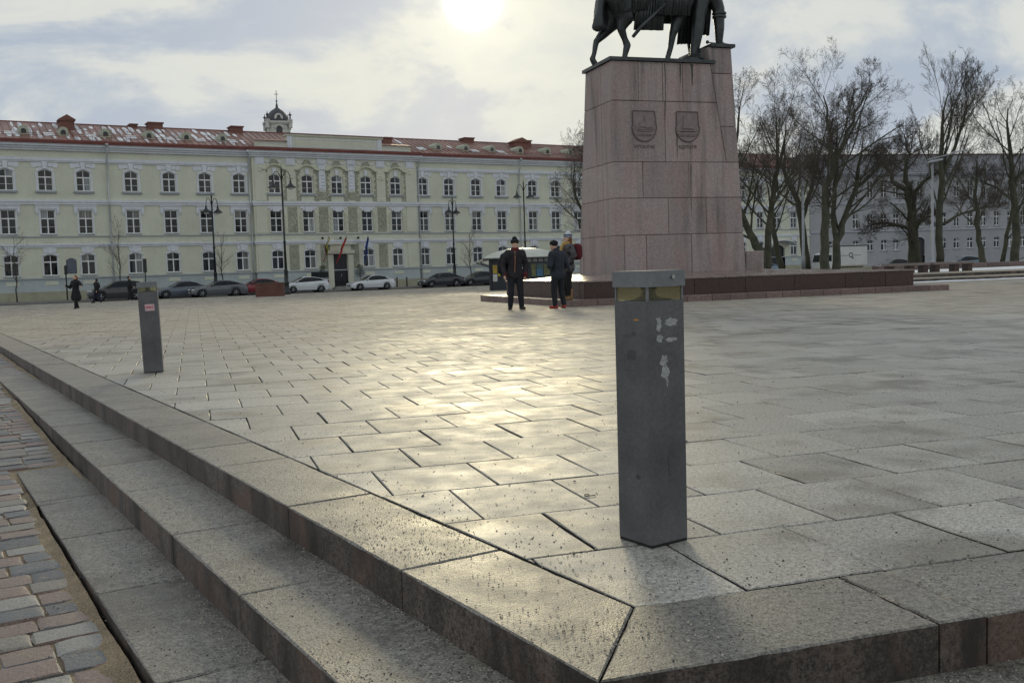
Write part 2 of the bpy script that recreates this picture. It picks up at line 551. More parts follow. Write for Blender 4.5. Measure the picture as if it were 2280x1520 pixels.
# -- plaza
dIn = LN.dot(GO)
def clip_plaza(poly, gap=0.0):
    poly = clip(poly, LN, dIn + gap)
    if len(poly) > 2:
        poly = clip(poly, (-F2.x, -F2.y), -80.9)
    return poly if len(poly) > 2 and abs(area(poly)) > 1e-4 else None
bd = B()
for iu in range(-34, 40):
    for iv in range(0, 56):
        u, v = iu * 2.0, iv * 2.0
        poly = clip_plaza([G(u, v), G(u + 2, v), G(u + 2, v + 2), G(u, v + 2)])
        if poly:
            n0 = len(bd.v)
            bd.v += [(p[0], p[1], gz(*p) - 0.011) for p in poly]
            bd.f.append(tuple(range(n0, n0 + len(poly))))
plaza = ob('plaza', bd, m_bed, kind='structure')
SL_U, SL_V, GAP = 0.5235, 0.6085, 0.0032
cells = []
for iv in range(0, 170):
    v0 = iv * SL_V
    off = 0.40 if iv % 2 == 0 else 0.13
    for iu in range(-130, 140):
        u0 = off + iu * SL_U
        cx0, cy0 = G(u0 + SL_U / 2, v0 + SL_V / 2)
        if LN.x * cx0 + LN.y * cy0 < dIn - 0.5 or -0.515 * cx0 + 0.857 * cy0 > 81.4:
            continue
        q = px((cx0, cy0, 0))
        if q is None or not (-500 < q[0] < 2780):
            continue
        jit = lambda: random.uniform(0.0, 0.0022)
        wide = 0.0075 if random.random() < 0.14 and iv < 30 else 0.0
        poly = [G(u0 + GAP + jit() + wide, v0 + GAP + jit()), G(u0 + SL_U - GAP - jit(), v0 + GAP + jit()), G(u0 + SL_U - GAP - jit(), v0 + SL_V - GAP - jit()), G(u0 + GAP + jit() + wide, v0 + SL_V - GAP - jit())]
        full = all(LN.x * p[0] + LN.y * p[1] >= dIn + 0.012 for p in poly)
        poly = clip_plaza(poly, 0.012)
        if not poly:
            continue
        inview = -40 < q[0] < 2320 and q[1] < 1560
        cells.append((q[2] if inview else q[2] + 200, poly, (cx0, cy0)))
cells.sort(key=lambda c: c[0])
far = B()
for i, (zd, poly, c) in enumerate(cells):
    if i < 296:
        loc = [(p[0] - c[0], p[1] - c[1]) for p in poly]
        me = stone_mesh('slab', loc, -0.045, 0.0, bev=0.003, step=0.14, chip=0.002, mats=[m_slab, m_bed])
        o = link('slab', me, plaza, (c[0], c[1], gz(*c) + random.uniform(-0.0016, 0.0016)))
        o.rotation_euler = (R(random.gauss(0, 0.16)), R(random.gauss(0, 0.16)), 0)
    else:
        if area(poly) < 0:
            poly = poly[::-1]
        ax, ay, dz = random.gauss(0, 0.0028), random.gauss(0, 0.0028), random.uniform(-0.0016, 0.0016)
        n0 = len(far.v)
        far.v += [(p[0], p[1], gz(*p) + dz + ax * (p[0] - c[0]) + ay * (p[1] - c[1])) for p in poly]
        far.f.append(tuple(range(n0, n0 + len(poly))))
ob('slab_field', far, m_slab, plaza, kind='stuff')

# -- granite steps round the corner
steps = empty('granite_steps', (0, 0, 0), kind='structure')
V_OFF = [(0.0, 0.0), (-0.412, -0.462), (-0.835, -0.885), (-1.212, -1.29)]   # (left offset along LN, front offset along G2)
def corner(i, dl=0.0, dv=0.0):
    l, v = V_OFF[i]
    # LN.p = dIn + l ; G2.p = G2.GO + v
    d1, d2 = dIn + l + dl, G2.dot(GO) + v + dv
    det = LN.x * G2.y - LN.y * G2.x
    return Vector(((d1 * G2.y - d2 * LN.y) / det, (LN.x * d2 - G2.x * d1) / det))
STEP_Z = [0.0, -0.150, -0.297]
TOP_T = [[1.16, 2.35, 3.52, 4.2, 5.35, 6.5], [0.86, 2.03, 3.1, 4.25, 5.2, 6.3], [0.95, 2.05, 3.2, 4.3]]
FR_T = [[0.745, 0.915, 1.75, 2.8], [0.55, 1.6, 2.7], [0.9, 2.0]]
for i in range(3):
    ci, co = corner(i), corner(i + 1)
    dip = 0.17 if i < 2 else 0.2
    wi = V_OFF[i][0] - V_OFF[i + 1][0]
    ov = 0.0 if i == 0 else 0.03          # lower treads run a little under the block above
    run = list(TOP_T[i])
    while run[-1] < (40 if i == 0 else (16 if i == 1 else 6.4)):
        run.append(run[-1] + random.uniform(1.0, 1.25))
    ts = [0.0] + run
    for a, b in zip(ts[:-1], ts[1:]):
        g_ = 0.0035
        po = co + LD * (a + g_); pb = co + LD * (b - g_)
        qi0 = (co + LD * (a + g_)) + LN * (wi - 0.003 + ov); qi1 = (co + LD * (b - g_)) + LN * (wi - 0.003 + ov)
        if a == 0.0:
            mdir = (ci - co).normalized()
            po = co + LD * g_
            qi0 = ci + mdir * ov + LD * g_
        poly = [tuple(po), tuple(qi0), tuple(qi1), tuple(pb)]
        cc_ = Vector((sum(p[0] for p in poly) / 4, sum(p[1] for p in poly) / 4))
        me = stone_mesh('step_stone', [(p[0] - cc_.x, p[1] - cc_.y) for p in poly], -dip, 0, bev=0.005, step=0.05, chip=0.0022, mats=[m_step, m_riser])
        o = link('step_stone', me, steps, (cc_.x, cc_.y, STEP_Z[i] + gz(cc_.x, cc_.y) + random.uniform(-.002, .002)))
    ts = [0.0] + FR_T[i]
    while ts[-1] < 12:
        ts.append(ts[-1] + random.uniform(0.9, 1.25))
    wv = V_OFF[i][1] - V_OFF[i + 1][1]
    base_u = G1.dot(ci - co)                                  # where the inner corner lies along the outer run
    for a, b in zip(ts[:-1], ts[1:]):
        g_ = 0.0035
        A0 = co + G1 * ((a + base_u) + g_) if a else co + G1 * g_
        A1 = co + G1 * (b + base_u - g_)
        I0 = co + G1 * (a + base_u + g_) + G2 * (wv - 0.003 + ov)
        I1 = A1 + G2 * (wv - 0.003 + ov)
        if a == 0:
            I0 = ci + (ci - co).normalized() * ov + G1 * g_
        poly = [tuple(A0), tuple(A1), tuple(I1), tuple(I0)]
        cc_ = Vector((sum(p[0] for p in poly) / 4, sum(p[1] for p in poly) / 4))
        me = stone_mesh('step_stone', [(p[0] - cc_.x, p[1] - cc_.y) for p in poly], -dip, 0, bev=0.005, step=0.05, chip=0.0022, mats=[m_step, m_riser])
        link('step_stone', me, steps, (cc_.x, cc_.y, STEP_Z[i] + random.uniform(-.002, .002)))

# -- setts beside the steps
CT = [(-20, -0.46), (0, -0.41), (3.35, -0.36), (7.8, -0.300), (13.6, -0.158), (20, -0.115), (60, -0.4)]
def cobz(p):
    t = LD.dot(Vector((p[0], p[1])))
    for (a, za), (b, zb) in zip(CT[:-1], CT[1:]):
        if t <= b:
            return za + (zb - za) * (t - a) / (b - a)
    return CT[-1][1]
dC = dIn + V_OFF[3][0]
def hash2(a, b):
    s_ = math.sin(a * 12.9898 + b * 78.233) * 43758.5453
    return s_ - math.floor(s_)
def vnoise(x, y):
    xi, yi = math.floor(x), math.floor(y)
    fx, fy = x - xi, y - yi
    fx, fy = fx * fx * (3 - 2 * fx), fy * fy * (3 - 2 * fy)
    a, b, c, d_ = hash2(xi, yi), hash2(xi + 1, yi), hash2(xi, yi + 1), hash2(xi + 1, yi + 1)
    return a + (b - a) * fx + (c - a) * fy + (a - b - c + d_) * fx * fy
def fbm(x, y):
    return 0.5 * vnoise(x, y) + 0.3 * vnoise(x * 2.1 + 5, y * 2.1) + 0.2 * vnoise(x * 4.3, y * 4.3 + 9)
mset = bpy.data.materials.new('sett_stone')
mset.use_nodes = True
k = NT(mset.node_tree)
ge = k.n('ShaderNodeNewGeometry')
rr = k.math('FRACT', k.math('ADD', k.n('ShaderNodeObjectInfo').outputs['Random'], ge.outputs['Random Per Island']))
rp = k.n('ShaderNodeValToRGB')
rp.color_ramp.interpolation = 'CONSTANT'
stops = [(0.0, (0.22, 0.155, 0.135)), (0.22, (0.125, 0.132, 0.142)), (0.36, (0.27, 0.262, 0.245)), (0.48, (0.155, 0.16, 0.165)), (0.60, (0.225, 0.165, 0.14)), (0.78, (0.105, 0.11, 0.12)), (0.88, (0.21, 0.195, 0.17))]
e = rp.color_ramp.elements
while len(e) < len(stops):
    e.new(0.5)
for i, (a, c) in enumerate(stops):
    e[i].position = a
    e[i].color = c4(c)
k.set(rp.inputs[0], rr)
sp = k.noise(ge.outputs['Position'], 160, 3, 0.7)
cc = k.mix(1.0, rp.outputs[0], k.ramp(sp, [(0.3, 0.40), (0.7, 1.5)]), 'MULTIPLY')
sn = k.noise(ge.outputs['Position'], 14, 5, 0.65)
cc = k.mix(k.ramp(sn, [(0.56, 0.0), (0.72, 0.6)]), cc, (0.30, 0.235, 0.15))
p = k.n('ShaderNodeBsdfPrincipled', i_Roughness=0.5)
k.set(p.inputs['Base Color'], cc)
bn = k.n('ShaderNodeBump', i_Strength=0.9, i_Distance=0.008)
k.set(bn.inputs['Height'], k.noise(ge.outputs['Position'], 38, 5, 0.7))
k.set(p.inputs['Normal'], bn.outputs[0])
o_ = k.n('ShaderNodeOutputMaterial')
mset.node_tree.links.new(p.outputs[0], o_.inputs[0])
m_sand = M('wet_sand', (0.25, 0.19, 0.115), 0.75, 0.3, 6, fine=0.5, fscale=130, bump=0.7, bscale=90)

def sett_geo(b, c, hu, hv, top, jit=0.008, rnd=random):
    """cushion-topped stone: c centre, hu along LN, hv along LD"""
    vs = []
    for (fu, z_) in ((1.0, -0.06), (1.0, -0.007), (0.93, -0.001), (0.6, 0.001)):
        for (su, sv) in ((-1, -1), (0, -1.03), (1, -1), (1.03, 0), (1, 1), (0, 1.03), (-1, 1), (-1.03, 0)):
            inx = fu if fu > .6 else fu
            p_ = Vector(c) + LN * (su * hu * inx + rnd.uniform(-jit, jit) * (fu > .8)) + LD * (sv * (hv - (1 - inx) * hv) + rnd.uniform(-jit, jit) * (fu > .8))
            vs.append((p_.x, p_.y, top + z_))
    fs = []
    for l in range(3):
        for j in range(8):
            fs.append((l * 8 + j, l * 8 + (j + 1) % 8, (l + 1) * 8 + (j + 1) % 8, (l + 1) * 8 + j))
    fs.append(tuple(range(24, 32)))
    b.add(vs, fs)
setts = []
t = -1.0
row = 0
while t < 34:
    dv = random.uniform(0.15, 0.205)
    l = 0.01 + random.random() * 0.05
    wmax = 4.6 if t < 12 else 14
    while l < wmax:
        du = random.uniform(0.15, 0.27)
        # the steps end: beyond the third and second edge the setts reach up to the next riser
        edge = dC if t < 8.0 else (dIn + V_OFF[2][0] if t < 13.8 else dIn + V_OFF[1][0])
        pc = LD * (t + dv / 2) + LN * (edge - l - du / 2)
        setts.append((tuple(pc), du / 2 - 0.006, dv / 2 - 0.006, l))
        l += du
    t += dv
    row += 1
rank = []
for s_ in setts:
    q = px((s_[0][0], s_[0][1], cobz(s_[0])))
    if q is None:
        rank.append((999, s_)); continue
    inv = -60 < q[0] < 1000 and 700 < q[1] < 1600
    rank.append((q[2] if inv else 300 + q[2], s_))
rank.sort(key=lambda r: r[0])
cob = B()
nx, ny = 150, 330
gx = [(-0.02 - i * 0.032 if i < 110 else -3.54 - (i - 110) * 0.3) for i in range(nx)]
gy = [-1.5 + j * 0.045 if j < 230 else 8.85 + (j - 230) * 0.28 for j in range(ny)]
for j in gy:
    edge = dC if j < 6.6 else (dIn + V_OFF[2][0] if j < 12.2 else dIn + V_OFF[1][0])
    for i in gx:
        p_ = LD * j + LN * (edge + i)
        near = math.exp(-abs(i) / 0.045)
        h = -0.015 + 0.012 * (fbm(p_.x * 6, p_.y * 6) - 0.45) + 0.012 * (fbm(p_.x * 1.3, p_.y * 1.3) - 0.45) + 0.055 * near * (0.35 + fbm(p_.x * 3, p_.y * 3))
        cob.v.append((p_.x, p_.y, cobz(p_) + h))
for j in range(ny - 1):
    for i in range(nx - 1):
        a = j * nx + i
        cob.f.append((a, a + nx, a + nx + 1, a + 1))
cobbles = ob('cobbled_path', cob, m_sand, kind='structure', smooth=True)
farset = B()
for i, (zd, s_) in enumerate(rank):
    if zd > 900:
        continue
    c, hu, hv, l = s_
    sink = -0.003
    top = cobz(c) + sink + random.uniform(-0.004, 0.004)
    if i < 290:
        b = B()
        sett_geo(b, (0, 0), hu, hv, 0.0)
        autosmooth(ob('sett', b, mset, cobbles, (c[0], c[1], top)), 24)
    else:
        sett_geo(farset, c, hu, hv, top)
ob('sett_field', farset, mset, cobbles, smooth=True, kind='stuff')
# ground the camera stands on, in front of the corner
fl = B()
for i in range(12):
    for j in range(6):
        us = [-3 + i * 1.5, -3 + (i + 1) * 1.5]
        vs_ = [-6 + j * 0.79, -6 + (j + 1) * 0.79]
        pts = [G(us[0], vs_[0]), G(us[1], vs_[0]), G(us[1], vs_[1]), G(us[0], vs_[1])]
        fl.add([(*p_, cobz(p_) - 0.03) for p_ in pts], [(0, 1, 2, 3)])
ob('footway', fl, m_sand, kind='structure')

# -- grit: winter gritting stones scattered over slabs, steps and setts
m_grit_d = M('dark_grit', (0.05, 0.047, 0.043), 0.6, 0.3, 40)
m_grit_l = M('pale_grit', (0.46, 0.42, 0.34), 0.6, 0.3, 40)
gd, gl_ = B(), B()
def pebble(b, x, y, z, r):
    a = random.random() * 6.28
    e1, e2, h = r * random.uniform(.7, 1.3), r * random.uniform(.6, 1.1), r * random.uniform(.6, 1.0)
    ca, sa = math.cos(a), math.sin(a)
    P_ = [(e1, 0), (0.2 * e1, e2), (-e1 * .9, 0.3 * e2), (-0.1 * e1, -e2)]
    vs = [(x + ca * p_[0] - sa * p_[1], y + sa * p_[0] + ca * p_[1], z + h * random.uniform(.1, .4)) for p_ in P_]
    vs += [(x + ca * p_[0] * .4 - sa * p_[1] * .4, y + sa * p_[0] * .4 + ca * p_[1] * .4, z + h) for p_ in P_]
    b.add(vs, [(0, 1, 5, 4), (1, 2, 6, 5), (2, 3, 7, 6), (3, 0, 4, 7), (4, 5, 6, 7)])
def surf(p):
    p = Vector(p)
    l = LN.dot(p) - dIn
    v = G2.dot(p - GO)
    for i in range(3):
        li, vi = V_OFF[i + 1]
        if l > li and v > vi:
            if i == 0 and l > 0 and v > 0:
                return gz(*p) + 0.0005
            if i == 2 and LD.dot(p) > 8.0 or i == 1 and LD.dot(p) > 13.8:
                continue
            return STEP_Z[i] + gz(*p)
    return cobz(p) - 0.004
n = 0
for _ in range(70000):
    # density falls with distance, like everything seen from the camera
    d_ = 2.2 + random.expovariate(1 / 3.6)
    a = R(random.uniform(-33, 31))
    p_ = (d_ * math.sin(a), d_ * math.cos(a))
    if d_ > 22:
        continue
    l = LN.x * p_[0] + LN.y * p_[1] - dIn
    v = G2.dot(Vector(p_) - GO)
    onslab = l > 0 and v > 0
    cl = fbm(p_[0] * 2.2, p_[1] * 2.2)
    if onslab:
        edge = min(l, v)
        if random.random() > (0.034 if edge > 0.25 else 0.11) * (0.4 + 1.5 * cl):
            continue
        r_ = random.choice([.0018, .0024, .003, .003, .0042]) * (1 + d_ * 0.05)
        pebble(gd if random.random() < .75 else gl_, p_[0], p_[1], surf(p_), r_)
    else:
        foot = 0.0
        for li, vi in V_OFF[1:3]:
            dl = min(abs(l - li) if l < li else 9, abs(v - vi) if v < vi else 9)
            foot = max(foot, math.exp(-dl / 0.05))
        if random.random() > 0.12 + 2.2 * max(0, cl - 0.42) + 0.9 * foot:
            continue
        r_ = random.choice([.0014, .0018, .0022, .0026, .003, .0042])
        if l > V_OFF[1][0] and v > V_OFF[1][1]:
            dk = .35
        else:
            dk = .30
        pebble(gd if random.random() < dk else gl_, p_[0], p_[1], surf(p_), r_)
for _ in range(34):                                     # a few larger stones lying on the slabs
    d_ = random.uniform(3.2, 14)
    a = R(random.uniform(-20, 28))
    p_ = (d_ * math.sin(a), d_ * math.cos(a))
    if LN.x * p_[0] + LN.y * p_[1] - dIn > 0.05 and G2.dot(Vector(p_) - GO) > 0.05:
        pebble(gd, p_[0], p_[1], surf(p_), random.uniform(.006, .0105))
ob('grit', gd, m_grit_d, kind='stuff', label='dark gritting stones scattered over slabs and steps')
ob('sand_grit', gl_, m_grit_l, kind='stuff', label='pale gritting sand scattered over the steps')
# ------------------------------------------------------------------ long pale building behind the street
m_wall = M('pale_green_render', (0.63, 0.64, 0.525), 0.85, 0.07, 0.5, fine=0.06, fscale=9, streak=0.10, streak_col=(0.34, 0.35, 0.28))
m_trim = M('white_lilac_trim', (0.68, 0.71, 0.76), 0.8, 0.08, 1.2, streak=0.22, streak_col=(0.36, 0.38, 0.40))
m_sill = M('grey_sill', (0.36, 0.39, 0.42), 0.7, 0.1, 2)
m_plinth = M('blue_grey_plinth', (0.43, 0.48, 0.49), 0.85, 0.1, 0.7, fine=0.08, fscale=8)
m_foot = M('yellow_plinth_base', (0.36, 0.35, 0.26), 0.9, 0.16, 1.2)
m_rough = M('rough_panel_render', (0.33, 0.335, 0.265), 0.95, 0.12, 1.0, fine=0.35, fscale=7, bump=0.8, bscale=8)
m_frame = M('white_window_frame', (0.82, 0.83, 0.84), 0.5, 0.05, 2)
m_roof = M('red_sheet_roof', (0.25, 0.135, 0.11), 0.5, 0.3, 0.35, fine=0.12, fscale=4, orand=0.12, rvar=0.1)
m_gutter = M('dark_red_gutter', (0.17, 0.045, 0.035), 0.5, 0.25, 1.0)
m_brickred = M('red_chimney_render', (0.19, 0.085, 0.068), 0.8, 0.2, 1.0)
m_pipe = M('zinc_downpipe', (0.50, 0.53, 0.55), 0.45, 0.1, 2, metal=0.3)
m_door = M('dark_door_wood', (0.012, 0.014, 0.022), 0.35, 0.2, 3)
m_snow = M('snow', (0.78, 0.80, 0.83), 0.7, 0.05, 2, bump=0.3, bscale=15)
mg = bpy.data.materials.new('window_glass')
mg.use_nodes = True
k = NT(mg.node_tree)
oi = k.n('ShaderNodeObjectInfo').outputs['Random']
pos = k.n('ShaderNodeNewGeometry').outputs['Position']
cur = k.n('ShaderNodeValToRGB')
cur.color_ramp.interpolation = 'CONSTANT'
e = cur.color_ramp.elements
for a, c in ((0.66, (0.05, 0.055, 0.06)), (0.84, (0.19, 0.195, 0.18)), (0.93, (0.33, 0.34, 0.34))):
    x_ = e.new(a)
    x_.color = c4(c)
e[0].color = (0.012, 0.014, 0.018, 1)
e[-1].position, e[-1].color = 0.97, (0.28, 0.30, 0.33, 1)
k.set(cur.inputs[0], oi)
fold = k.ramp(k.noise(k.mapping(pos, scale=(9, 9, 0.4)), 1.0, 3), [(0.35, 0.55), (0.65, 1.15)])
p = k.n('ShaderNodeBsdfPrincipled', i_Roughness=0.06)
k.set(p.inputs['Base Color'], k.mix(1.0, cur.outputs[0], fold, 'MULTIPLY'))
bn = k.n('ShaderNodeBump', i_Strength=0.12, i_Distance=0.05)
k.set(bn.inputs['Height'], k.noise(pos, 0.9, 2))
k.set(p.inputs['Normal'], bn.outputs[0])
mg.node_tree.links.new(p.outputs[0], k.n('ShaderNodeOutputMaterial').inputs[0])

def arch_pts(qc, hw, zt, rise, n=8):
    """left spring to right spring"""
    if rise <= 0:
        return [(qc - hw, zt), (qc + hw, zt)]
    r_ = (hw * hw + rise * rise) / (2 * rise)
    zc_ = zt - r_
    a0 = math.asin(hw / r_)
    return [(qc + r_ * math.sin(-a0 + 2 * a0 * i / n), zc_ + r_ * math.cos(-a0 + 2 * a0 * i / n)) for i in range(n + 1)]
def wall_band(b, q0, q1, z0, z1, wins, y=0.0, dep=0.22):
    """wall face with recessed (arched) openings"""
    cur_ = q0
    def quad(a0, a1, c0, c1):
        if a1 - a0 > 1e-4 and c1 - c0 > 1e-4:
            b.add([(a0, y, c0), (a1, y, c0), (a1, y, c1), (a0, y, c1)], [(0, 1, 2, 3)])
    for (qc, hw, zb, zt, rise) in sorted(wins):
        quad(cur_, qc - hw, z0, z1)
        quad(qc - hw, qc + hw, z0, zb)
        ar = arch_pts(qc, hw, zt, rise)
        for (a, c), (a2, c2) in zip(ar[:-1], ar[1:]):
            b.add([(a, y, c), (a2, y, c2), (a2, y, z1), (a, y, z1)], [(0, 1, 2, 3)])
            b.add([(a, y, c), (a2, y, c2), (a2, y + dep, c2), (a, y + dep, c)], [(3, 2, 1, 0)])
        zs = ar[0][1]
        b.add([(qc - hw, y, zb), (qc - hw, y, zs), (qc - hw, y + dep, zs), (qc - hw, y + dep, zb)], [(0, 1, 2, 3)])
        b.add([(qc + hw, y, zb), (qc + hw, y, zs), (qc + hw, y + dep, zs), (qc + hw, y + dep, zb)], [(3, 2, 1, 0)])
        b.add([(qc - hw, y, zb), (qc + hw, y, zb), (qc + hw, y + dep, zb), (qc - hw, y + dep, zb)], [(0, 1, 2, 3)])
        cur_ = qc + hw
    quad(cur_, q1, z0, z1)
def make_window_meshes(hw, h, rise, split=0.36, bars=True, fw=0.075):
    """frame mesh and four pane meshes; origin at the middle of the sill"""
    fr = B()
    y0, y1 = 0.0, 0.06
    zs = h - rise
    zt_ = h * (1 - split)
    fr.box(-hw, -hw + fw, y0, y1, 0, zs)
    fr.box(hw - fw, hw, y0, y1, 0, zs)
    fr.box(-hw + fw, hw - fw, y0, y1, 0, fw)
    fr.box(-hw + fw, hw - fw, y0 - .012, y1, zt_ - .05, zt_ + .05)
    fr.box(-.05, .05, y0 - .008, y1, fw, zt_ - .05)
    ztop = h - fw if rise <= 0 else h - fw
    fr.box(-.022, .022, y0 + .012, y1, zt_ + .05, ztop)
    if bars:
        zb = fw + (zt_ - .05 - fw) * 0.46
        fr.box(-hw + fw, -.05, y0 + .014, y1, zb - .014, zb + .014)
        fr.box(.05, hw - fw, y0 + .014, y1, zb - .014, zb + .014)
    ar = arch_pts(0, hw, h, rise) if rise > 0 else [(-hw, h), (hw, h)]
    ai = arch_pts(0, hw - fw, h - fw, max(0.02, rise * .8)) if rise > 0 else [(-hw + fw, h - fw), (hw - fw, h - fw)]
    for i in range(len(ar) - 1):
        (a, c), (a2, c2), (i2, d2), (i1, d1) = ar[i], ar[i + 1], ai[i + 1], ai[i]
        fr.add([(a, y0, c), (a2, y0, c2), (i2, y0, d2), (i1, y0, d1), (i1, y1, d1), (i2, y1, d2)], [(0, 3, 2, 1), (3, 4, 5, 2)])
    if rise > 0:
        fr.box(-hw, -hw + fw, y0, y1, zs, ai[0][1])
        fr.box(hw - fw, hw, y0, y1, zs, ai[-1][1])
    panes = []
    for s_ in (-1, 1):
        a, b_ = (-hw + fw, -.05) if s_ < 0 else (.05, hw - fw)
        panes.append(B().box(a, b_, .03, .045, fw, zt_ - .05).mesh('pane', mg))
        a, b_ = (-hw + fw, -.022) if s_ < 0 else (.022, hw - fw)
        top = [(x_, z_) for x_, z_ in ai if a - 1e-6 <= x_ <= b_ + 1e-6]
        if rise > 0:
            xm = .0
            top = [t_ for t_ in top]
            zc0 = max(z_ for _, z_ in ai)
            top = ([(a, ai[0][1])] if s_ < 0 else [(a, zc0)]) + [t_ for t_ in top if a < t_[0] < b_] + ([(b_, zc0)] if s_ < 0 else [(b_, ai[-1][1])])
        else:
            top = [(a, h - fw), (b_, h - fw)]
        poly = [(a, zt_ + .05), (b_, zt_ + .05)] + top[::-1]
        panes.append(B().xz(poly, .03, .045).mesh('pane', mg))
    return fr.mesh('window', m_frame), panes
def put_window(root, kit, q, z, y, name='window'):
    fr, panes = kit
    o = link(name, fr, root, (q, y, z))
    for pm_ in panes:
        link('pane', pm_, o)
    return o

bld = empty('long_building', (*FQ(0, 95), 0), FA, label='long pale green three-storey building with red metal roof behind the parked cars', cat='building')
QL = [0.85, 4.05, 7.23, 10.31, 13.38, 17.4, 20.72, 23.97, 27.2]
QC = [30.55, 33.85, 36.95, 40.07, 43.37]
QR = [46.65, 49.8, 53.1, 56.3, 60.4, 63.5, 66.6, 69.8, 73.0, 76.2, 79.9, 83.1, 86.3, 89.5, 92.6, 95.75, 98.9, 101.95]
HW = 0.60
F3 = (HW, 9.02, 10.88, 0.22)
F2W = (HW, 5.27, 7.38, 0.0)
F1W = (HW, 1.66, 3.52, 0.16)
wl = B()
def band3(q0, q1, qs, y, door=None, gate=None):
    wall_band(wl, q0, q1, 8.2, 13.1, [(q, *F3) for q in qs], y)
    wall_band(wl, q0, q1, 4.4, 8.2, [(q, *F2W) for q in qs], y)
    w1 = [(q, *F1W) for q in qs if q != door and q != gate]
    wall_band(wl, q0, q1, 1.4, 4.4, w1 + ([(door, .72, 1.4001, 3.0, 0.0)] if door else []) + ([(gate, 1.3, 1.4001, 3.05, 0.55)] if gate else []), y)
band3(-2, 28.4, QL, 0.0)
band3(28.4, 45.8, QC, -0.35, door=36.95)
band3(45.8, 105, QR, 0.0, gate=98.9)
wl.add([(-2, 0, -1), (-2, 14, -1), (-2, 14, 13.1), (-2, 0, 13.1), (105, 0, -1), (105, 14, -1), (105, 14, 13.1), (105, 0, 13.1)], [(3, 2, 1, 0), (4, 5, 6, 7), (1, 5, 6, 2)])
for q in (28.4, 45.8):
    wl.add([(q, -.35, -1), (q, 0, -1), (q, 0, 13.1), (q, -.35, 13.1)], [(0, 1, 2, 3)])
ob('wall', wl, m_wall, bld)
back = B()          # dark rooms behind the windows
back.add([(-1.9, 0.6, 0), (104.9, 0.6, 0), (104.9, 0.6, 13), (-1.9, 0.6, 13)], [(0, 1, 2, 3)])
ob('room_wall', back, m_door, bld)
pl, ft = B(), B()
def seg(b, q0, q1, y, z0, z1, cuts=()):
    a = q0
    for (c0, c1) in sorted(cuts):
        b.add([(a, y, z0), (c0, y, z0), (c0, y, z1), (a, y, z1)], [(0, 1, 2, 3)])
        a = c1
    b.add([(a, y, z0), (q1, y, z0), (q1, y, z1), (a, y, z1)], [(0, 1, 2, 3)])
for q0, q1, y, cuts in ((-2, 28.4, -.06, ()), (28.4, 45.8, -.41, ((36.23, 37.67),)), (45.8, 105, -.06, ((97.6, 100.2),))):
    seg(pl, q0, q1, y, .28, 1.42, cuts)
    seg(ft, q0, q1, y - .05, -1.0, .28, cuts)
    for b_, yy, zz_ in ((pl, y, 1.42), (ft, y - .05, .28)):
        b_.add([(q0, yy, zz_), (q1, yy, zz_), (q1, yy + .12, zz_), (q0, yy + .12, zz_)], [(0, 1, 2, 3)])
for q in (28.4, 45.8):
    pl.add([(q, -.41, .28), (q, 0, .28), (q, 0, 1.42), (q, -.41, 1.42)], [(0, 1, 2, 3), (3, 2, 1, 0)])
ob('plinth', pl, m_plinth, bld)
ob('plinth_base', ft, m_foot, bld)
# belts and cornice
for nm, z0, z1, pr, mt in (('belt_course', 11.50, 11.62, .10, m_trim), ('belt_course', 11.62, 11.88, .16, m_trim), ('belt_course', 7.84, 8.05, .10, m_trim), ('belt_course', 8.05, 8.24, .17, m_trim),
                           ('belt_course', 5.00, 5.10, .08, m_sill), ('belt_course', 4.10, 4.26, .09, m_trim), ('belt_course', 4.26, 4.42, .16, m_trim), ('belt_course', 1.36, 1.47, .14, m_sill),
                           ('cornice', 12.50, 12.68, .20, m_trim), ('cornice', 12.68, 12.86, .34, m_trim), ('cornice', 12.86, 13.08, .52, m_trim)):
    b_ = B()
    if z0 < 11 or z0 > 12:
        b_.box(28.4 - pr, 45.8 + pr, -.35 - pr, 0.0, z0, z1)
    b_.box(-2, 28.4 - pr - .002, -pr, .02, z0, z1)
    b_.box(45.8 + pr + .002, 105, -pr, .02, z0, z1)
    ob(nm, b_, mt, bld)
gt = B()
for q0, q1, y in ((-2.3, 28.1, -.66), (28.0, 46.2, -1.0), (46.1, 105.2, -.66)):
    gt.box(q0, q1, y, y + .75, 13.08, 13.20)
    gt.box(q0, q1, y - .03, y + .12, 13.20, 13.38)
ob('gutter', gt, m_gutter, bld)
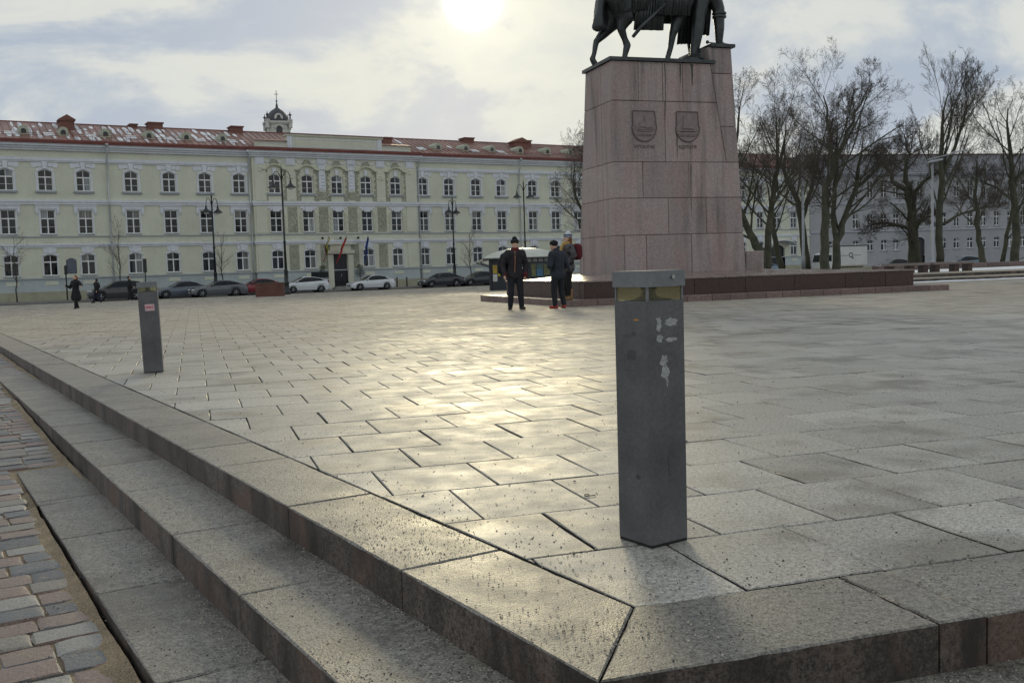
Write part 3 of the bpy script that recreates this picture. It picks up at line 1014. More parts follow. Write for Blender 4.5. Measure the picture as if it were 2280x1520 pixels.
# windows, surrounds, sills
kit3, kit2, kit1 = make_window_meshes(HW, 1.86, .22), make_window_meshes(HW, 2.11, 0.0), make_window_meshes(HW, 1.86, .16, bars=False)
def surround3():
    b = B()
    hw, t = HW, .16
    b.box(-hw - t, -hw, -.05, .0, 0, 1.66)
    b.box(hw, hw + t, -.05, .0, 0, 1.66)
    ar, ao = arch_pts(0, hw, 1.86, .22), arch_pts(0, hw + t, 2.06, .26)
    for i in range(8):
        (a, c), (a2, c2), (o2, d2), (o1, d1) = ar[i], ar[i + 1], ao[i + 1], ao[i]
        b.add([(a, -.05, c), (a2, -.05, c2), (o2, -.05, d2), (o1, -.05, d1), (a, 0, c), (a2, 0, c2), (o2, 0, d2), (o1, 0, d1)], [(0, 1, 2, 3), (3, 2, 6, 7), (1, 0, 4, 5)])
    # flared lintel with stepped key stones
    for x0, x1, z0, z1, pr in ((-1.02, -.62, 2.0, 2.42, .05), (.62, 1.02, 2.0, 2.42, .05), (-.62, -.22, 2.08, 2.42, .07), (.22, .62, 2.08, 2.42, .07)):
        sgn = -1 if x0 < 0 else 1
        b.xz([(x0, z0), (x1, z0), (x1 + sgn * .03, z1), (x0 + sgn * .06, z1)], -pr, 0)
    b.xz([(-.16, 1.9), (.16, 1.9), (.23, 2.5), (-.23, 2.5)], -.12, 0)
    return b.mesh('window_surround', m_trim)
def surround2():
    b = B()
    hw = HW
    b.box(-hw - .1, -hw, -.05, 0, 0, 2.11)
    b.box(hw, hw + .1, -.05, 0, 0, 2.11)
    b.box(-hw - .1, hw + .1, -.05, 0, 2.11, 2.2)
    b.box(-hw - .34, hw + .34, -.10, 0, 2.2, 2.44)
    b.box(-hw - .38, hw + .38, -.15, 0, 2.44, 2.52)
    for s_ in (-1, 1):
        x0 = s_ * (hw + .12); x1 = s_ * (hw + .34)
        b.box(min(x0, x1), max(x0, x1), -.12, 0, 1.86, 2.2)
        b.box(min(x0, x1) + .03, max(x0, x1) - .03, -.08, 0, 1.72, 1.86)
    return b.mesh('window_surround', m_trim)
def surround1():
    b = B()
    hw, t = HW, .07
    b.box(-hw - t, -hw, -.03, .0, 0, 1.7)
    b.box(hw, hw + t, -.03, .0, 0, 1.7)
    ar, ao = arch_pts(0, hw, 1.86, .16), arch_pts(0, hw + t + .05, 1.97, .18)
    for i in range(8):
        (a, c), (a2, c2), (o2, d2), (o1, d1) = ar[i], ar[i + 1], ao[i + 1], ao[i]
        b.add([(a, -.05, c), (a2, -.05, c2), (o2, -.05, d2), (o1, -.05, d1), (a, 0, c), (a2, 0, c2), (o2, 0, d2), (o1, 0, d1)], [(0, 1, 2, 3), (3, 2, 6, 7), (1, 0, 4, 5)])
    b.xz([(-.45, 1.98), (-.17, 1.98), (-.2, 2.42), (-.56, 2.42)], -.06, 0)
    b.xz([(.17, 1.98), (.45, 1.98), (.56, 2.42), (.2, 2.42)], -.06, 0)
    b.xz([(-.16, 1.94), (.16, 1.94), (.21, 2.5), (-.21, 2.5)], -.10, 0)
    return b.mesh('window_surround', m_trim)
su3, su2, su1 = surround3(), surround2(), surround1()
sill_me = B().box(-.86, .86, -.16, .0, -.14, 0).box(-.78, .78, -.1, .0, -.22, -.14).mesh('sill', m_sill)
sill2_me = B().box(-.68, .68, -.10, .0, -.08, 0).mesh('sill', m_sill)
vent_me = B().box(-.52, .52, -.03, .0, 0, .30).mesh('panel', m_wall)
def bay(q, y, floors=(3, 2, 1), surr=True):
    for f in floors:
        kit, zb, su, sl_ = {3: (kit3, 9.02, su3, sill_me), 2: (kit2, 5.27, su2, sill2_me), 1: (kit1, 1.66, su1, sill2_me)}[f]
        put_window(bld, kit, q, zb, y + .10)
        if surr:
            link('window_surround', su, bld, (q, y - .002, zb))
            link('sill', sl_, bld, (q, y - .002, zb))
    link('panel', vent_me, bld, (q, y - .002, 4.52))
    if 1 in floors:
        link('panel', vent_me, bld, (q, y - .062, .85))
for q in QL + QR:
    bay(q, 0.0, (3, 2) if q == 98.9 else (3, 2, 1))
# central projecting bays: rusticated jambs, rough panels, curved hoods and scroll panels
m_cream = M('cream_rustication', (0.57, 0.575, 0.45), 0.85, 0.08, 1.0)
quoin_me = [B().box(0, w_, -.07, 0, 0, .25).mesh('quoin', m_cream) for w_ in (.34, .22)]
hood = B()
hp = [(-1.25, 2.25), (-.95, 2.28), (-.72, 2.42), (-.45, 2.62), (0, 2.72), (.45, 2.62), (.72, 2.42), (.95, 2.28), (1.25, 2.25)]
for (a, c), (a2, c2) in zip(hp[:-1], hp[1:]):
    hood.hexa([(a, -.24, c), (a2, -.24, c2), (a2, 0, c2), (a, 0, c), (a, -.24, c + .13), (a2, -.24, c2 + .13), (a2, 0, c2 + .13), (a, 0, c + .13)])
hood_me = hood.mesh('window_hood', m_cream)
scr = B()
sp_ = [(-1.15, 3.32), (-.8, 2.98), (-.5, 3.0), (-.35, 3.2), (-.3, 3.42), (.3, 3.42), (.35, 3.2), (.5, 3.0), (.8, 2.98), (1.15, 3.32)]
for (a, c), (a2, c2) in zip(sp_[:-1], sp_[1:]):
    scr.tube([(a, -.03, c), (a2, -.03, c2)], .055, 5)
scr_me = scr.mesh('scroll_moulding', m_trim)
pan_me = B().box(-.6, .6, -.02, 0, 0, 1).mesh('rough_panel', m_rough)
for i, q in enumerate(QC):
    bay(q, -.35, (3, 2) if i == 2 else (3, 2, 1), surr=False)
    for f, zb, su in ((3, 9.02, None), (2, 5.27, su2), (1, 1.66, su1)):
        if f == 1 and i == 2:
            continue
        link('sill', sill_me if f == 3 else sill2_me, bld, (q, -.352, zb))
        if f > 1:
            for i_ in range(8):
                w_ = (.34, .22)[i_ % 2]
                link('quoin', quoin_me[i_ % 2], bld, (q + HW + .04, -.352, zb + i_ * .28 - .25))
                link('quoin', quoin_me[i_ % 2], bld, (q - HW - .04 - w_, -.352, zb + i_ * .28 - .25))
        if f == 3:
            link('window_hood', hood_me, bld, (q, -.352, zb))
            kb_ = B().xz([(-.14, 1.86), (.14, 1.86), (.2, 2.4), (-.2, 2.4)], -.1, 0)
            ob('keystone', kb_, m_trim, bld, (q, -.352, zb))
            link('scroll_moulding', scr_me, bld, (q, -.352, zb))
        elif f == 2:
            b_ = B().box(-.62, .62, -.08, 0, 2.12, 2.5).xz([(-.3, 1.98), (.3, 1.98), (.42, 2.5), (-.42, 2.5)], -.13, 0).box(-.85, -.62, -.06, 0, 2.3, 2.5).box(.62, .85, -.06, 0, 2.3, 2.5)
            ob('keystone', b_, m_trim, bld, (q, -.352, zb))
        else:
            link('window_surround', su1, bld, (q, -.352, zb))
for q in QC:                                            # rough render behind the jambs of the top floor
    for a, b_ in ((q - 1.2, q - .66), (q + .66, q + 1.2)):
        o = link('rough_panel', pan_me, bld, ((a + b_) / 2, -.3505, 8.3))
        o.scale = ((b_ - a) / 1.2, .8, 3.0)
    o = link('rough_panel', pan_me, bld, (q, -.3505, 11.75))
    o.scale = (.75, .8, .55)
edges = [28.4] + [(a + b_) / 2 for a, b_ in zip(QC[:-1], QC[1:])] + [45.8]
for i, qm in enumerate(edges):
    if 0 < i < 5:
        for z0, z1, wd in ((5.2, 7.7, .98), (1.55, 4.0, .98), (8.4, 9.2, .9)):
            o = link('rough_panel', pan_me, bld, (qm, -.352, z0))
            o.scale = (wd / 1.2, 1, z1 - z0)
        if i in (2, 3):
            b_ = B().box(-.34, .34, -.05, 0, 0, 1.95)
            for zz_ in (.25, .55, .9, 1.2, 1.55):
                b_.ell((random.uniform(-.08, .08), -.06, zz_), (.2, .06, .12), 8, 5)
            ob('carved_panel', b_, m_trim, bld, (qm, -.352, 9.35))
            b_ = B().box(-.34, .34, -.08, 0, 0, .5).box(-.4, .4, -.12, 0, .5, .6)
            ob('carved_block', b_, m_trim, bld, (qm, -.352, 11.4))
        else:
            b_ = B().box(-.48, .48, -.06, 0, 0, 2.9)
            for zz_, w_ in ((2.55, .2), (2.3, .14), (.2, .16)):
                b_.ell((0, -.07, zz_), (w_, .05, .13), 8, 5)
            b_.tube([(-.4, -.07, 2.4), (-.15, -.09, 2.15), (0, -.09, 2.3), (.15, -.09, 2.15), (.4, -.07, 2.4)], .045, 5)
            ob('pilaster', b_, m_wall, bld, (qm, -.352, 8.3))
    else:
        xo = .75 if i == 0 else -.75
        for z0, z1 in ((8.3, 11.9), (5.2, 7.75), (1.5, 4.05)):
            b_ = B().box(-.55, .55, -.06, 0, 0, z1 - z0)
            if z0 > 8:
                for zz_ in (2.9, 3.2):
                    b_.ell((0, -.07, zz_), (.24, .05, .13), 8, 5)
            ob('pilaster', b_, m_wall, bld, (qm + xo, -.352, z0))
    xo = 0 if 0 < i < 5 else (.75 if i == 0 else -.75)
    b_ = B().box(-.46, .46, -.09, 0, 0, .72).box(-.34, .34, -.12, 0, .1, .55)
    ob('frieze_block', b_, m_trim, bld, (qm + xo, -.352, 11.75))
# doorway
dr = B().box(-.72, .72, .1, .16, -.35, 3.0)
dd = ob('door', dr, m_door, bld, (36.95, -.35, 0))
for s_ in (-1, 1):
    for z0, z1 in ((.1, 1.2), (1.35, 2.3)):
        ob('door_panel', B().box(s_ * .36 - .24, s_ * .36 + .24, .06, .1, z0, z1), m_door, dd)
ob('door_handle', B().tube([(.08, .03, .75), (.08, .03, 1.05)], .02, 6), m_pipe, dd)
pt = B().box(-1.35, -.78, -.14, .0, -1, 2.95).box(.78, 1.35, -.14, 0, -1, 2.95).box(-1.5, 1.5, -.2, 0, 3.05, 3.4).box(-1.1, 1.1, -.16, 0, 3.4, 3.95).box(-1.6, 1.6, -.3, 0, 3.95, 4.06)
ob('door_surround', pt, m_wall, bld, (36.95, -.412, 0))
ob('doorstep', B().box(-1.1, 1.1, -1.1, -.05, -1, -.38).box(-.9, .9, -.75, -.05, -.38, -.22), m_kerb, bld, (36.95, -.36, 0))
for dq in (-1.9, 0, 1.9):
    ob('flood_light', B().ell((0, -.35, 0), (.13, .16, .13), 10, 6).tube([(0, 0, -.05), (0, -.3, 0)], .03, 5), m_door, bld, (36.95 + dq, -.36, 4.62))
ob('gate', B().xz([(-1.3, -1), (1.3, -1)] + arch_pts(0, 1.3, 3.05, .55)[::-1], .25, .32), m_door, bld, (98.9, 0, 0))
cn = B()
for i in range(8):
    a0, a1 = math.pi * i / 8, math.pi * (i + 1) / 8
    r1 = 2.1
    cn.hexa([(-r1 * math.cos(a0), -1.2, 2.75 + .55 * math.sin(a0)), (-r1 * math.cos(a1), -1.2, 2.75 + .55 * math.sin(a1)), (-r1 * math.cos(a1), 0, 2.75 + .55 * math.sin(a1)), (-r1 * math.cos(a0), 0, 2.75 + .55 * math.sin(a0)),
             (-r1 * math.cos(a0), -1.2, 2.85 + .55 * math.sin(a0)), (-r1 * math.cos(a1), -1.2, 2.85 + .55 * math.sin(a1)), (-r1 * math.cos(a1), 0, 2.85 + .55 * math.sin(a1)), (-r1 * math.cos(a0), 0, 2.85 + .55 * math.sin(a0))])
ob('gate_canopy', cn, m_trim, bld, (98.9, -.01, .25))
ob('wall_plaque', B().box(-.95, .95, -.05, 0, 0, .55), m_door, bld, (34.75, -.42, .72))
ob('wall_plaque_base', B().box(-.4, .4, -.06, 0, 0, .2), m_brickred, bld, (34.75, -.42, .38))
for q, y in ((15.4, -.12), (28.15, -.12), (46.1, -.12), (58.6, -.12)):
    b_ = B().tube([(0, -.5, 13.1), (0, -.5, 12.75), (0, -.42, 12.3), (0, -.05, 11.9), (0, -.05, 8.3), (0, -.16, 8.2), (0, -.16, 7.8), (0, -.05, 7.7), (0, -.08, 4.4), (0, -.08, -.45)], .075, 8).lathe([(.08, 0), (.17, .28), (.17, .34)], 8, (0, -.5, 12.85))
    ob('downpipe', b_, m_pipe, bld, (q, y, 0), smooth=True)
# roof
ZE, ZR, YE, YR = 13.3, 15.75, -.55, 6.2
def zroof(y):
    return ZE + (ZR - ZE) * (y - YE) / (YR - YE)
rf = B().add([(-2.2, YE, ZE - .06), (105.2, YE, ZE - .06), (105.2, YR, ZR - .06), (-2.2, YR, ZR - .06), (-2.2, 14, 13.0), (105.2, 14, 13.0)], [(0, 1, 2, 3), (3, 2, 5, 4)])
roof = ob('roof', rf, m_roof, bld)
PWD = 0.60
pnl = B()
L_ = math.hypot(YR - YE, ZR - ZE)
pnl.hexa([(0, 0, -.02), (PWD - .012, 0, -.02), (PWD - .012, YR - YE, ZR - ZE - .02), (0, YR - YE, ZR - ZE - .02), (0, 0, .0), (PWD - .012, 0, .0), (PWD - .012, YR - YE, ZR - ZE), (0, YR - YE, ZR - ZE)])
pnl.hexa([(0, 0, .0), (.045, 0, .0), (.045, YR - YE, ZR - ZE), (0, YR - YE, ZR - ZE), (0, 0, .055), (.045, 0, .055), (.045, YR - YE, ZR - ZE + .055), (0, YR - YE, ZR - ZE + .055)])
pme = pnl.mesh('roof_panel', m_roof)
for i in range(179):
    link('roof_panel', pme, roof, (-2.1 + i * PWD, YE, ZE))
ob('roof_ridge', B().tube([(-2.2, YR, ZR + .02), (105.2, YR, ZR + .02)], .07, 6), m_gutter, roof)
sn = B()
for i in range(179):
    q = -2.1 + i * PWD
    wgt = (1.0 if 8 < q < 28 else (.3 if q < 28 else .06)) * min(1.2, max(0, 3.4 * (fbm(q * .55, 2.2) - .26)))
    for r_ in range(4):
        if random.random() < wgt * .9:
            ya = random.uniform(-.2, 4.6)
            yb = min(6.1, ya + random.uniform(.5, 2.4))
            a = random.uniform(.06, .2)
            b_ = random.uniform(.3, PWD - .03)
            sk = random.uniform(-.08, .1)
            pts = []
            for yy, x0, x1 in ((ya, a + .1, b_ - .08), (ya * .65 + yb * .35, a, b_), (ya * .3 + yb * .7, a + sk * .4, b_ + sk * .2), (yb, a + .12 + sk * .3, b_ - .1)):
                pts.append((q + max(.06, x0), yy, zroof(yy) + .016)); pts.append((q + min(PWD - .02, max(x0 + .05, x1)), yy, zroof(yy) + .016))
            sn.add(pts, [(0, 1, 3, 2), (2, 3, 5, 4), (4, 5, 7, 6)])
ob('roof_snow', sn, m_snow, bld, kind='stuff')
# dormers and skylights
m_dorm = M('pale_green_dormer', (0.42, 0.45, 0.36), 0.8, 0.12, 2)
dm = B()
dm.xz([(-.42, 0), (.42, 0)] + arch_pts(0, .42, 1.0, .34)[::-1], 0, 1.7)
dorm_me = dm.mesh('dormer', m_dorm)
dpane = B().xz([(-.2, .3), (.2, .3)] + arch_pts(0, .2, .72, .16)[::-1], -.03, 0).mesh('pane', mg)
dbase = B().box(-.55, .55, -.16, 0, -.45, .02).mesh('dormer_base', m_gutter)
for q in (8.97, 12.15, 15.66, 19.42, 22.8, 26.2, 49.3, 52.7, 56.0, 59.7, 63.4, 66.6, 70.5, 91, 94.5):
    o = link('dormer', dorm_me, roof, (q, 1.2, 13.78))
    link('dormer_pane', dpane, roof, (q, 1.2, 13.78))
    link('dormer_base', dbase, roof, (q, 1.2, 13.78))
sky_me = B().hexa([(-.42, 0, .02), (.42, 0, .02), (.42, .9, .02 + .9 * .363), (-.42, .9, .02 + .9 * .363), (-.42, 0, .12), (.42, 0, .12), (.42, .9, .12 + .9 * .363), (-.42, .9, .12 + .9 * .363)]).mesh('skylight', m_frame)
skp = B().hexa([(-.36, .06, .1), (.36, .06, .1), (.36, .84, .1 + .78 * .363), (-.36, .84, .1 + .78 * .363), (-.36, .06, .15), (.36, .06, .15), (.36, .84, .15 + .78 * .363), (-.36, .84, .15 + .78 * .363)]).mesh('skylight_pane', M('skylight_glass', (0.5, 0.55, 0.6), 0.08, 0.05, 1))
for q in (7.9, 11.0, 14.44, 17.9, 21.2, 24.1, 27.2, 47.4, 53.9, 57.2):
    link('skylight', sky_me, roof, (q, 1.0, zroof(1.0)))
    link('skylight_pane', skp, roof, (q, 1.0, zroof(1.0)))
for q, y, wd, h, gab in ((12.8, 3.4, 1.2, 15.75, True), (21.0, 5.6, 1.3, 16.22, False), (28.9, 5.6, 1.15, 16.22, False), (19.0, 5.8, .6, 16.0, False), (44.3, 3.0, .8, 15.4, False), (55.6, 5.6, 1.2, 16.15, False), (61.3, 3.4, 1.8, 15.65, True), (63.0, 4.6, .7, 16.0, False)):
    b_ = B().box(-wd / 2, wd / 2, 0, 1.4, zroof(y) - .6, h - .12).box(-wd / 2 - .1, wd / 2 + .1, -.1, 1.5, h - .12, h)
    if gab:
        b_.xz([(-wd / 2 - .15, h), (wd / 2 + .15, h), (0, h + .45)], -.12, 1.5)
    ob('chimney', b_, m_brickred, bld, (q, y, 0))
# snow-guard rails
rl = B()
for q0, q1 in ((0, 27.5), (47, 104)):
    for zz_ in (.22, .38):
        rl.tube([(q0, 0, zz_), (q1, 0, zz_)], .018, 4)
    q = q0
    while q < q1:
        rl.tube([(q, 0, -.05), (q, 0, .4)], .018, 4)
        q += 1.6
ob('snow_guard', rl, m_gutter, bld, (0, .35, zroof(.35)))
# attic over the central bays
at = B().box(32.0, 42.0, -.3, .3, 13.2, 14.62).box(31.85, 42.15, -.42, .42, 14.62, 14.8).box(28.9, 32.0, -.26, .26, 13.2, 14.02).box(42.0, 45.3, -.26, .26, 13.2, 14.02)
ob('attic', at, m_wall, bld)
ob('attic_moulding', B().box(32.6, 41.4, -.33, -.3, 13.55, 13.62).box(32.6, 41.4, -.33, -.3, 14.32, 14.40).box(32.6, 32.68, -.33, -.3, 13.62, 14.32).box(41.32, 41.4, -.33, -.3, 13.62, 14.32)
   .box(29.2, 31.7, -.29, -.26, 13.5, 13.56).box(29.2, 31.7, -.29, -.26, 13.82, 13.88).box(42.3, 45.0, -.29, -.26, 13.5, 13.56).box(42.3, 45.0, -.29, -.26, 13.82, 13.88)
   .box(32.0, 32.5, -.36, -.3, 13.3, 14.6).box(41.5, 42.0, -.36, -.3, 13.3, 14.6), m_trim, bld)
for q0, q1 in ((28.8, 31.95), (42.05, 45.4)):
    ob('attic_roof', B().hexa([(q0, -.4, 14.02), (q1, -.4, 14.02), (q1, 1.0, 14.3), (q0, 1.0, 14.3), (q0, -.4, 14.10), (q1, -.4, 14.10), (q1, 1.0, 14.38), (q0, 1.0, 14.38)]), m_roof, bld)
ob('attic_coping', B().box(31.8, 42.2, -.5, .5, 14.8, 14.88), m_gutter, bld)

# ------------------------------------------------------------------ grey building to the right
gx0, gy0 = FQ(105.3, 95.2)
GB = R(13.0)
m_gwall = M('grey_render', (0.385, 0.39, 0.41), 0.85, 0.1, 0.4, fine=0.06, fscale=6, streak=0.15, streak_col=(0.24, 0.25, 0.28))
m_gtrim = M('pale_grey_trim', (0.42, 0.44, 0.49), 0.8, 0.08, 1)
m_groof = M('grey_sheet_roof', (0.16, 0.165, 0.185), 0.5, 0.2, 0.4, orand=0.1)
gb = empty('grey_building', (gx0, gy0, 0), GB, label='grey three-storey building with a steep sheet-metal roof behind the bare trees', cat='building')
gq = [3.1 + i * 2.15 for i in range(2)] + [7.4 + i * 2.2 for i in range(22)]
gq = [2.9, 7.0, 9.25, 11.4, 13.3, 17.1, 20.9, 23.0, 25.2, 27.4, 29.6, 31.8, 34, 36.2, 38.4, 40.6, 42.8]
g_w = B()
wall_band(g_w, 0, 46, 8.4, 12.4, [(q, .45, 9.2, 11.5, 0) for q in gq])
wall_band(g_w, 0, 46, 4.6, 8.4, [(q, .45, 5.0, 7.0, 0) for q in gq])
wall_band(g_w, 0, 46, 1.0, 4.6, [(q, .48, 1.9, 3.4, .15) for q in gq if q != 17.1] + [(17.1, .75, 1.0001, 3.6, .5)])
seg(g_w, 0, 46, 0, -1, 1.0, ((16.35, 17.85),))
g_w.add([(0, 0, -1), (0, 12, -1), (0, 12, 12.4), (0, 0, 12.4)], [(3, 2, 1, 0)])
ob('wall', g_w, m_gwall, gb)
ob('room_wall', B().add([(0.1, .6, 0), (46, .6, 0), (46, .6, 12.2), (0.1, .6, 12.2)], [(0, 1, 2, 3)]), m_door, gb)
kg3, kg2, kg1 = make_window_meshes(.45, 2.3, 0, fw=.06), make_window_meshes(.45, 2.0, 0, fw=.06), make_window_meshes(.48, 1.5, .15, fw=.06, bars=False)
gs = B().box(-.62, .62, -.1, 0, -.1, 0).mesh('sill', m_gtrim)
for q in gq:
    for kt, z_, f in ((kg3, 9.2, 3), (kg2, 5.0, 2), (kg1, 1.9, 1)):
        if f == 1 and q == 17.1:
            continue
        put_window(gb, kt, q, z_, .1)
        link('sill', gs, gb, (q, -.002, z_))
ob('door', B().xz([(-.75, -.9), (.75, -.9)] + arch_pts(0, .75, 3.6, .5)[::-1], .2, .26), m_door, gb, (17.1, 0, 0))
for z0, z1, pr in ((12.2, 12.4, .25), (12.4, 12.62, .45), (8.3, 8.5, .12), (4.5, 4.68, .12)):
    ob('belt_course', B().box(0, 46, -pr, -.001, z0, z1), m_gtrim, gb)
lines = B()
for i in range(11):
    lines.box(0, 46, -.03, -.001, 1.05 + i * .32, 1.05 + i * .32 + .27)
for i in range(60):
    pass
gr = B().add([(-.2, -.4, 12.62), (46, -.4, 12.62), (46, 2.4, 15.3), (-.2, 2.4, 15.3), (46, 12, 15.3), (-.2, 12, 15.3), (-.2, 12, 12)], [(0, 1, 2, 3), (3, 2, 4, 5), (0, 3, 5, 6)])
ob('roof', gr, m_groof, gb)
gp = B().hexa([(0, 0, 0), (.74, 0, 0), (.74, 2.8, 2.68), (0, 2.8, 2.68), (0, -.03, .03), (.74, -.03, .03), (.74, 2.77, 2.71), (0, 2.77, 2.71)]).mesh('roof_panel', m_groof)
for i in range(61):
    link('roof_panel', gp, gb, (-.15 + i * .755, -.41, 12.63))
ob('ridge_cap', B().box(-.3, 46, 2.2, 2.7, 15.3, 15.42), m_gutter, gb)

# ------------------------------------------------------------------ church tower beyond the roofs
tx, ty = FQ(49.35, 150)
tw = empty('church_tower', (tx, ty, 0), R(20), label='white baroque church tower with dark dome and cross rising beyond the red roof', cat='tower')
m_tw = M('tower_white', (0.58, 0.58, 0.55), 0.8, 0.12, 0.8, streak=0.3, streak_col=(0.35, 0.35, 0.34))
m_dome = M('dome_dark_metal', (0.055, 0.052, 0.062), 0.5, 0.2, 1)
bd_ = B()
bd_.prism([(1.1, -1.75), (1.75, -1.1), (1.75, 1.1), (1.1, 1.75), (-1.1, 1.75), (-1.75, 1.1), (-1.75, -1.1), (-1.1, -1.75)], -1, 24.0)
for z0, z1, e_ in ((21.0, 21.25, .2), (24.0, 24.2, .22), (24.2, 24.45, .36)):
    bd_.prism([(1.1 + e_, -1.75 - e_), (1.75 + e_, -1.1 - e_), (1.75 + e_, 1.1 + e_), (1.1 + e_, 1.75 + e_), (-1.1 - e_, 1.75 + e_), (-1.75 - e_, 1.1 + e_), (-1.75 - e_, -1.1 - e_), (-1.1 - e_, -1.75 - e_)], z0, z1)
ob('tower_body', bd_, m_tw, tw)
for a in range(4):
    rot = Matrix.Rotation(a * math.pi / 2, 3, 'Z')
    b_ = B().xz([(-.45, 21.6), (.45, 21.6)] + arch_pts(0, .45, 23.7, .45)[::-1], -1.79, -1.7)
    b_.v = [tuple(rot @ Vector(v_)) for v_ in b_.v]
    ob('belfry_opening', b_, m_dome, tw)
    b_ = B()
    ar, ao = arch_pts(0, .5, 23.75, .5), arch_pts(0, .75, 24.05, .55)
    for i in range(8):
        (q1_, c1_), (q2_, c2_), (o2, d2), (o1, d1) = ar[i], ar[i + 1], ao[i + 1], ao[i]
        b_.add([(q1_, -1.9, c1_), (q2_, -1.9, c2_), (o2, -1.9, d2), (o1, -1.9, d1), (q1_, -1.74, c1_), (q2_, -1.74, c2_), (o2, -1.74, d2), (o1, -1.74, d1)], [(0, 1, 2, 3), (3, 2, 6, 7), (1, 0, 4, 5)])
    b_.v = [tuple(rot @ Vector(v_)) for v_ in b_.v]
    ob('arch_moulding', b_, m_tw, tw)
    b_ = B().lathe([(.30, 23.4), (.30, 24.5), (.38, 24.55), (.38, 24.7), (.12, 24.75)], 8, (1.7, -1.7, 0))
    b_.v = [tuple(rot @ Vector(v_)) for v_ in b_.v]
    ob('pier', b_, m_tw, tw)
    b_ = B().lathe([(.14, 24.7), (.10, 25.2), (.22, 25.35), (.22, 25.45), (.08, 25.6), (.02, 25.95)], 8, (1.7, -1.7, 0)).box(1.42, 1.98, -1.74, -1.66, 25.36, 25.46)
    b_.v = [tuple(rot @ Vector(v_)) for v_ in b_.v]
    ob('pinnacle', b_, m_dome, tw)
    b_ = B().xz([(-.62, 24.7), (.62, 24.7)] + arch_pts(0, .62, 25.65, .5)[::-1], -1.62, -.6)
    b_.v = [tuple(rot @ Vector(v_)) for v_ in b_.v]
    gable = ob('dome_gable', b_, m_tw, tw)
    b_ = B().lathe([(.26, -1.66), (.26, -1.6)], 12, (0, 0, 25.15), axis='y')
    b_.v = [tuple(rot @ Vector(v_)) for v_ in b_.v]
    ob('round_window', b_, m_dome, gable)
dome = ob('dome', B().lathe([(1.75, 24.4), (1.75, 24.7), (1.62, 25.2), (1.35, 25.75), (.95, 26.2), (.5, 26.5), (.22, 26.7), (.16, 27.1), (.07, 27.5)], 16), m_dome, tw, smooth=True)
ob('cross', B().ell((0, 0, 27.7), (.15, .15, .17), 8, 6).tube([(0, 0, 27.8), (0, 0, 29.3)], .05, 5).tube([(-.32, 0, 28.75), (.32, 0, 28.75)], .045, 5), m_dome, dome)
# ------------------------------------------------------------------ monument
mon = empty('monument_pedestal', (*G(0, 0), 0), GA, label='tall battered pink granite pedestal on a stepped dark red base', cat='pedestal')
m_stain = m_ped
ub0, ub1, vb0, vb1 = 8.62, 19.2, 21.72, 28.6
us0, us1, vs0, vs1 = 8.0, 20.0, 21.15, 29.6
def bev(o, w_=0.012, seg_=1):
    md = o.modifiers.new('bevel', 'BEVEL')
    md.width = w_
    md.segments = seg_
    md.limit_method = 'ANGLE'
    return o
# lowest step: single stones round the edge
ob('step_core', B().box(us0 + .3, us1 - .3, vs0 + .3, vs1 - .3, -.2, .15), m_stepred, mon)
u = us0
while u < us1 - .05:
    wd = min(random.choice([.52, .58, .55, .75]), us1 - u)
    if us1 - u - wd < .3:
        wd = us1 - u
    for v0, v1 in ((vs0, vs0 + .75), (vs1 - .75, vs1)):
        bev(ob('step_stone', B().box(u + .004, u + wd - .004, v0, v1, -.2, .17 + random.uniform(-.002, .002)), m_stepred, mon))
    u += wd
v = vs0 + .75
while v < vs1 - .8:
    wd = min(random.uniform(.55, .9), vs1 - .75 - v)
    for u0, u1 in ((us0, us0 + .75), (us1 - .75, us1)):
        bev(ob('step_stone', B().box(u0, u1, v + .004, v + wd - .004, -.2, .17), m_stepred, mon))
    v += wd
# dark red base of big slabs with a gently pitched top
ob('base_core', B().box(ub0 + .15, ub1 - .15, vb0 + .15, vb1 - .15, .1, .55), m_redgran, mon)
fu = [ub0, 10.3, 11.9, 13.5, 15.1, 16.8, 18.2, ub1]
for a, b_ in zip(fu[:-1], fu[1:]):
    bev(ob('base_slab', B().box(a + .005, b_ - .005, vb0, vb0 + .3, .171, .60), m_redgran, mon), .008)
    bev(ob('base_slab', B().box(a + .005, b_ - .005, vb1 - .3, vb1, .171, .60), m_redgran, mon), .008)
fv = [vb0 + .3, 23.6, 25.2, 26.8, vb1 - .3]
for a, b_ in zip(fv[:-1], fv[1:]):
    for u0 in (ub0, ub1 - .3):
        bev(ob('base_slab', B().box(u0, u0 + .3, a + .005, b_ - .005, .171, .60), m_redgran, mon), .008)
tp = B()
tu, tv = [ub0 - .03, 10.3, 15.4, ub1 + .03], [vb0 - .03, 23.6, 27.2, vb1 + .03]
tz = lambda i, j: .79 if (0 < i < 3 and 0 < j < 3) else .645
for i in range(3):
    for j in range(3):
        na, nb = (2, 2) if (i, j) != (1, 1) else (1, 1)
        for x in range(na):
            for y in range(nb):
                def pt_(s_, t_):
                    uu, vv = tu[i] + (tu[i + 1] - tu[i]) * s_, tv[j] + (tv[j + 1] - tv[j]) * t_
                    z_ = (tz(i, j) * (1 - s_) + tz(i + 1, j) * s_) * (1 - t_) + (tz(i, j + 1) * (1 - s_) + tz(i + 1, j + 1) * s_) * t_
                    return uu, vv, z_
                e0 = .002
                c_ = [pt_(x / na + e0, y / nb + e0), pt_((x + 1) / na - e0, y / nb + e0), pt_((x + 1) / na - e0, (y + 1) / nb - e0), pt_(x / na + e0, (y + 1) / nb - e0)]
                bev(ob('top_slab', B().hexa([(p_[0], p_[1], .602) for p_ in c_] + c_), m_basetop, mon), .006)
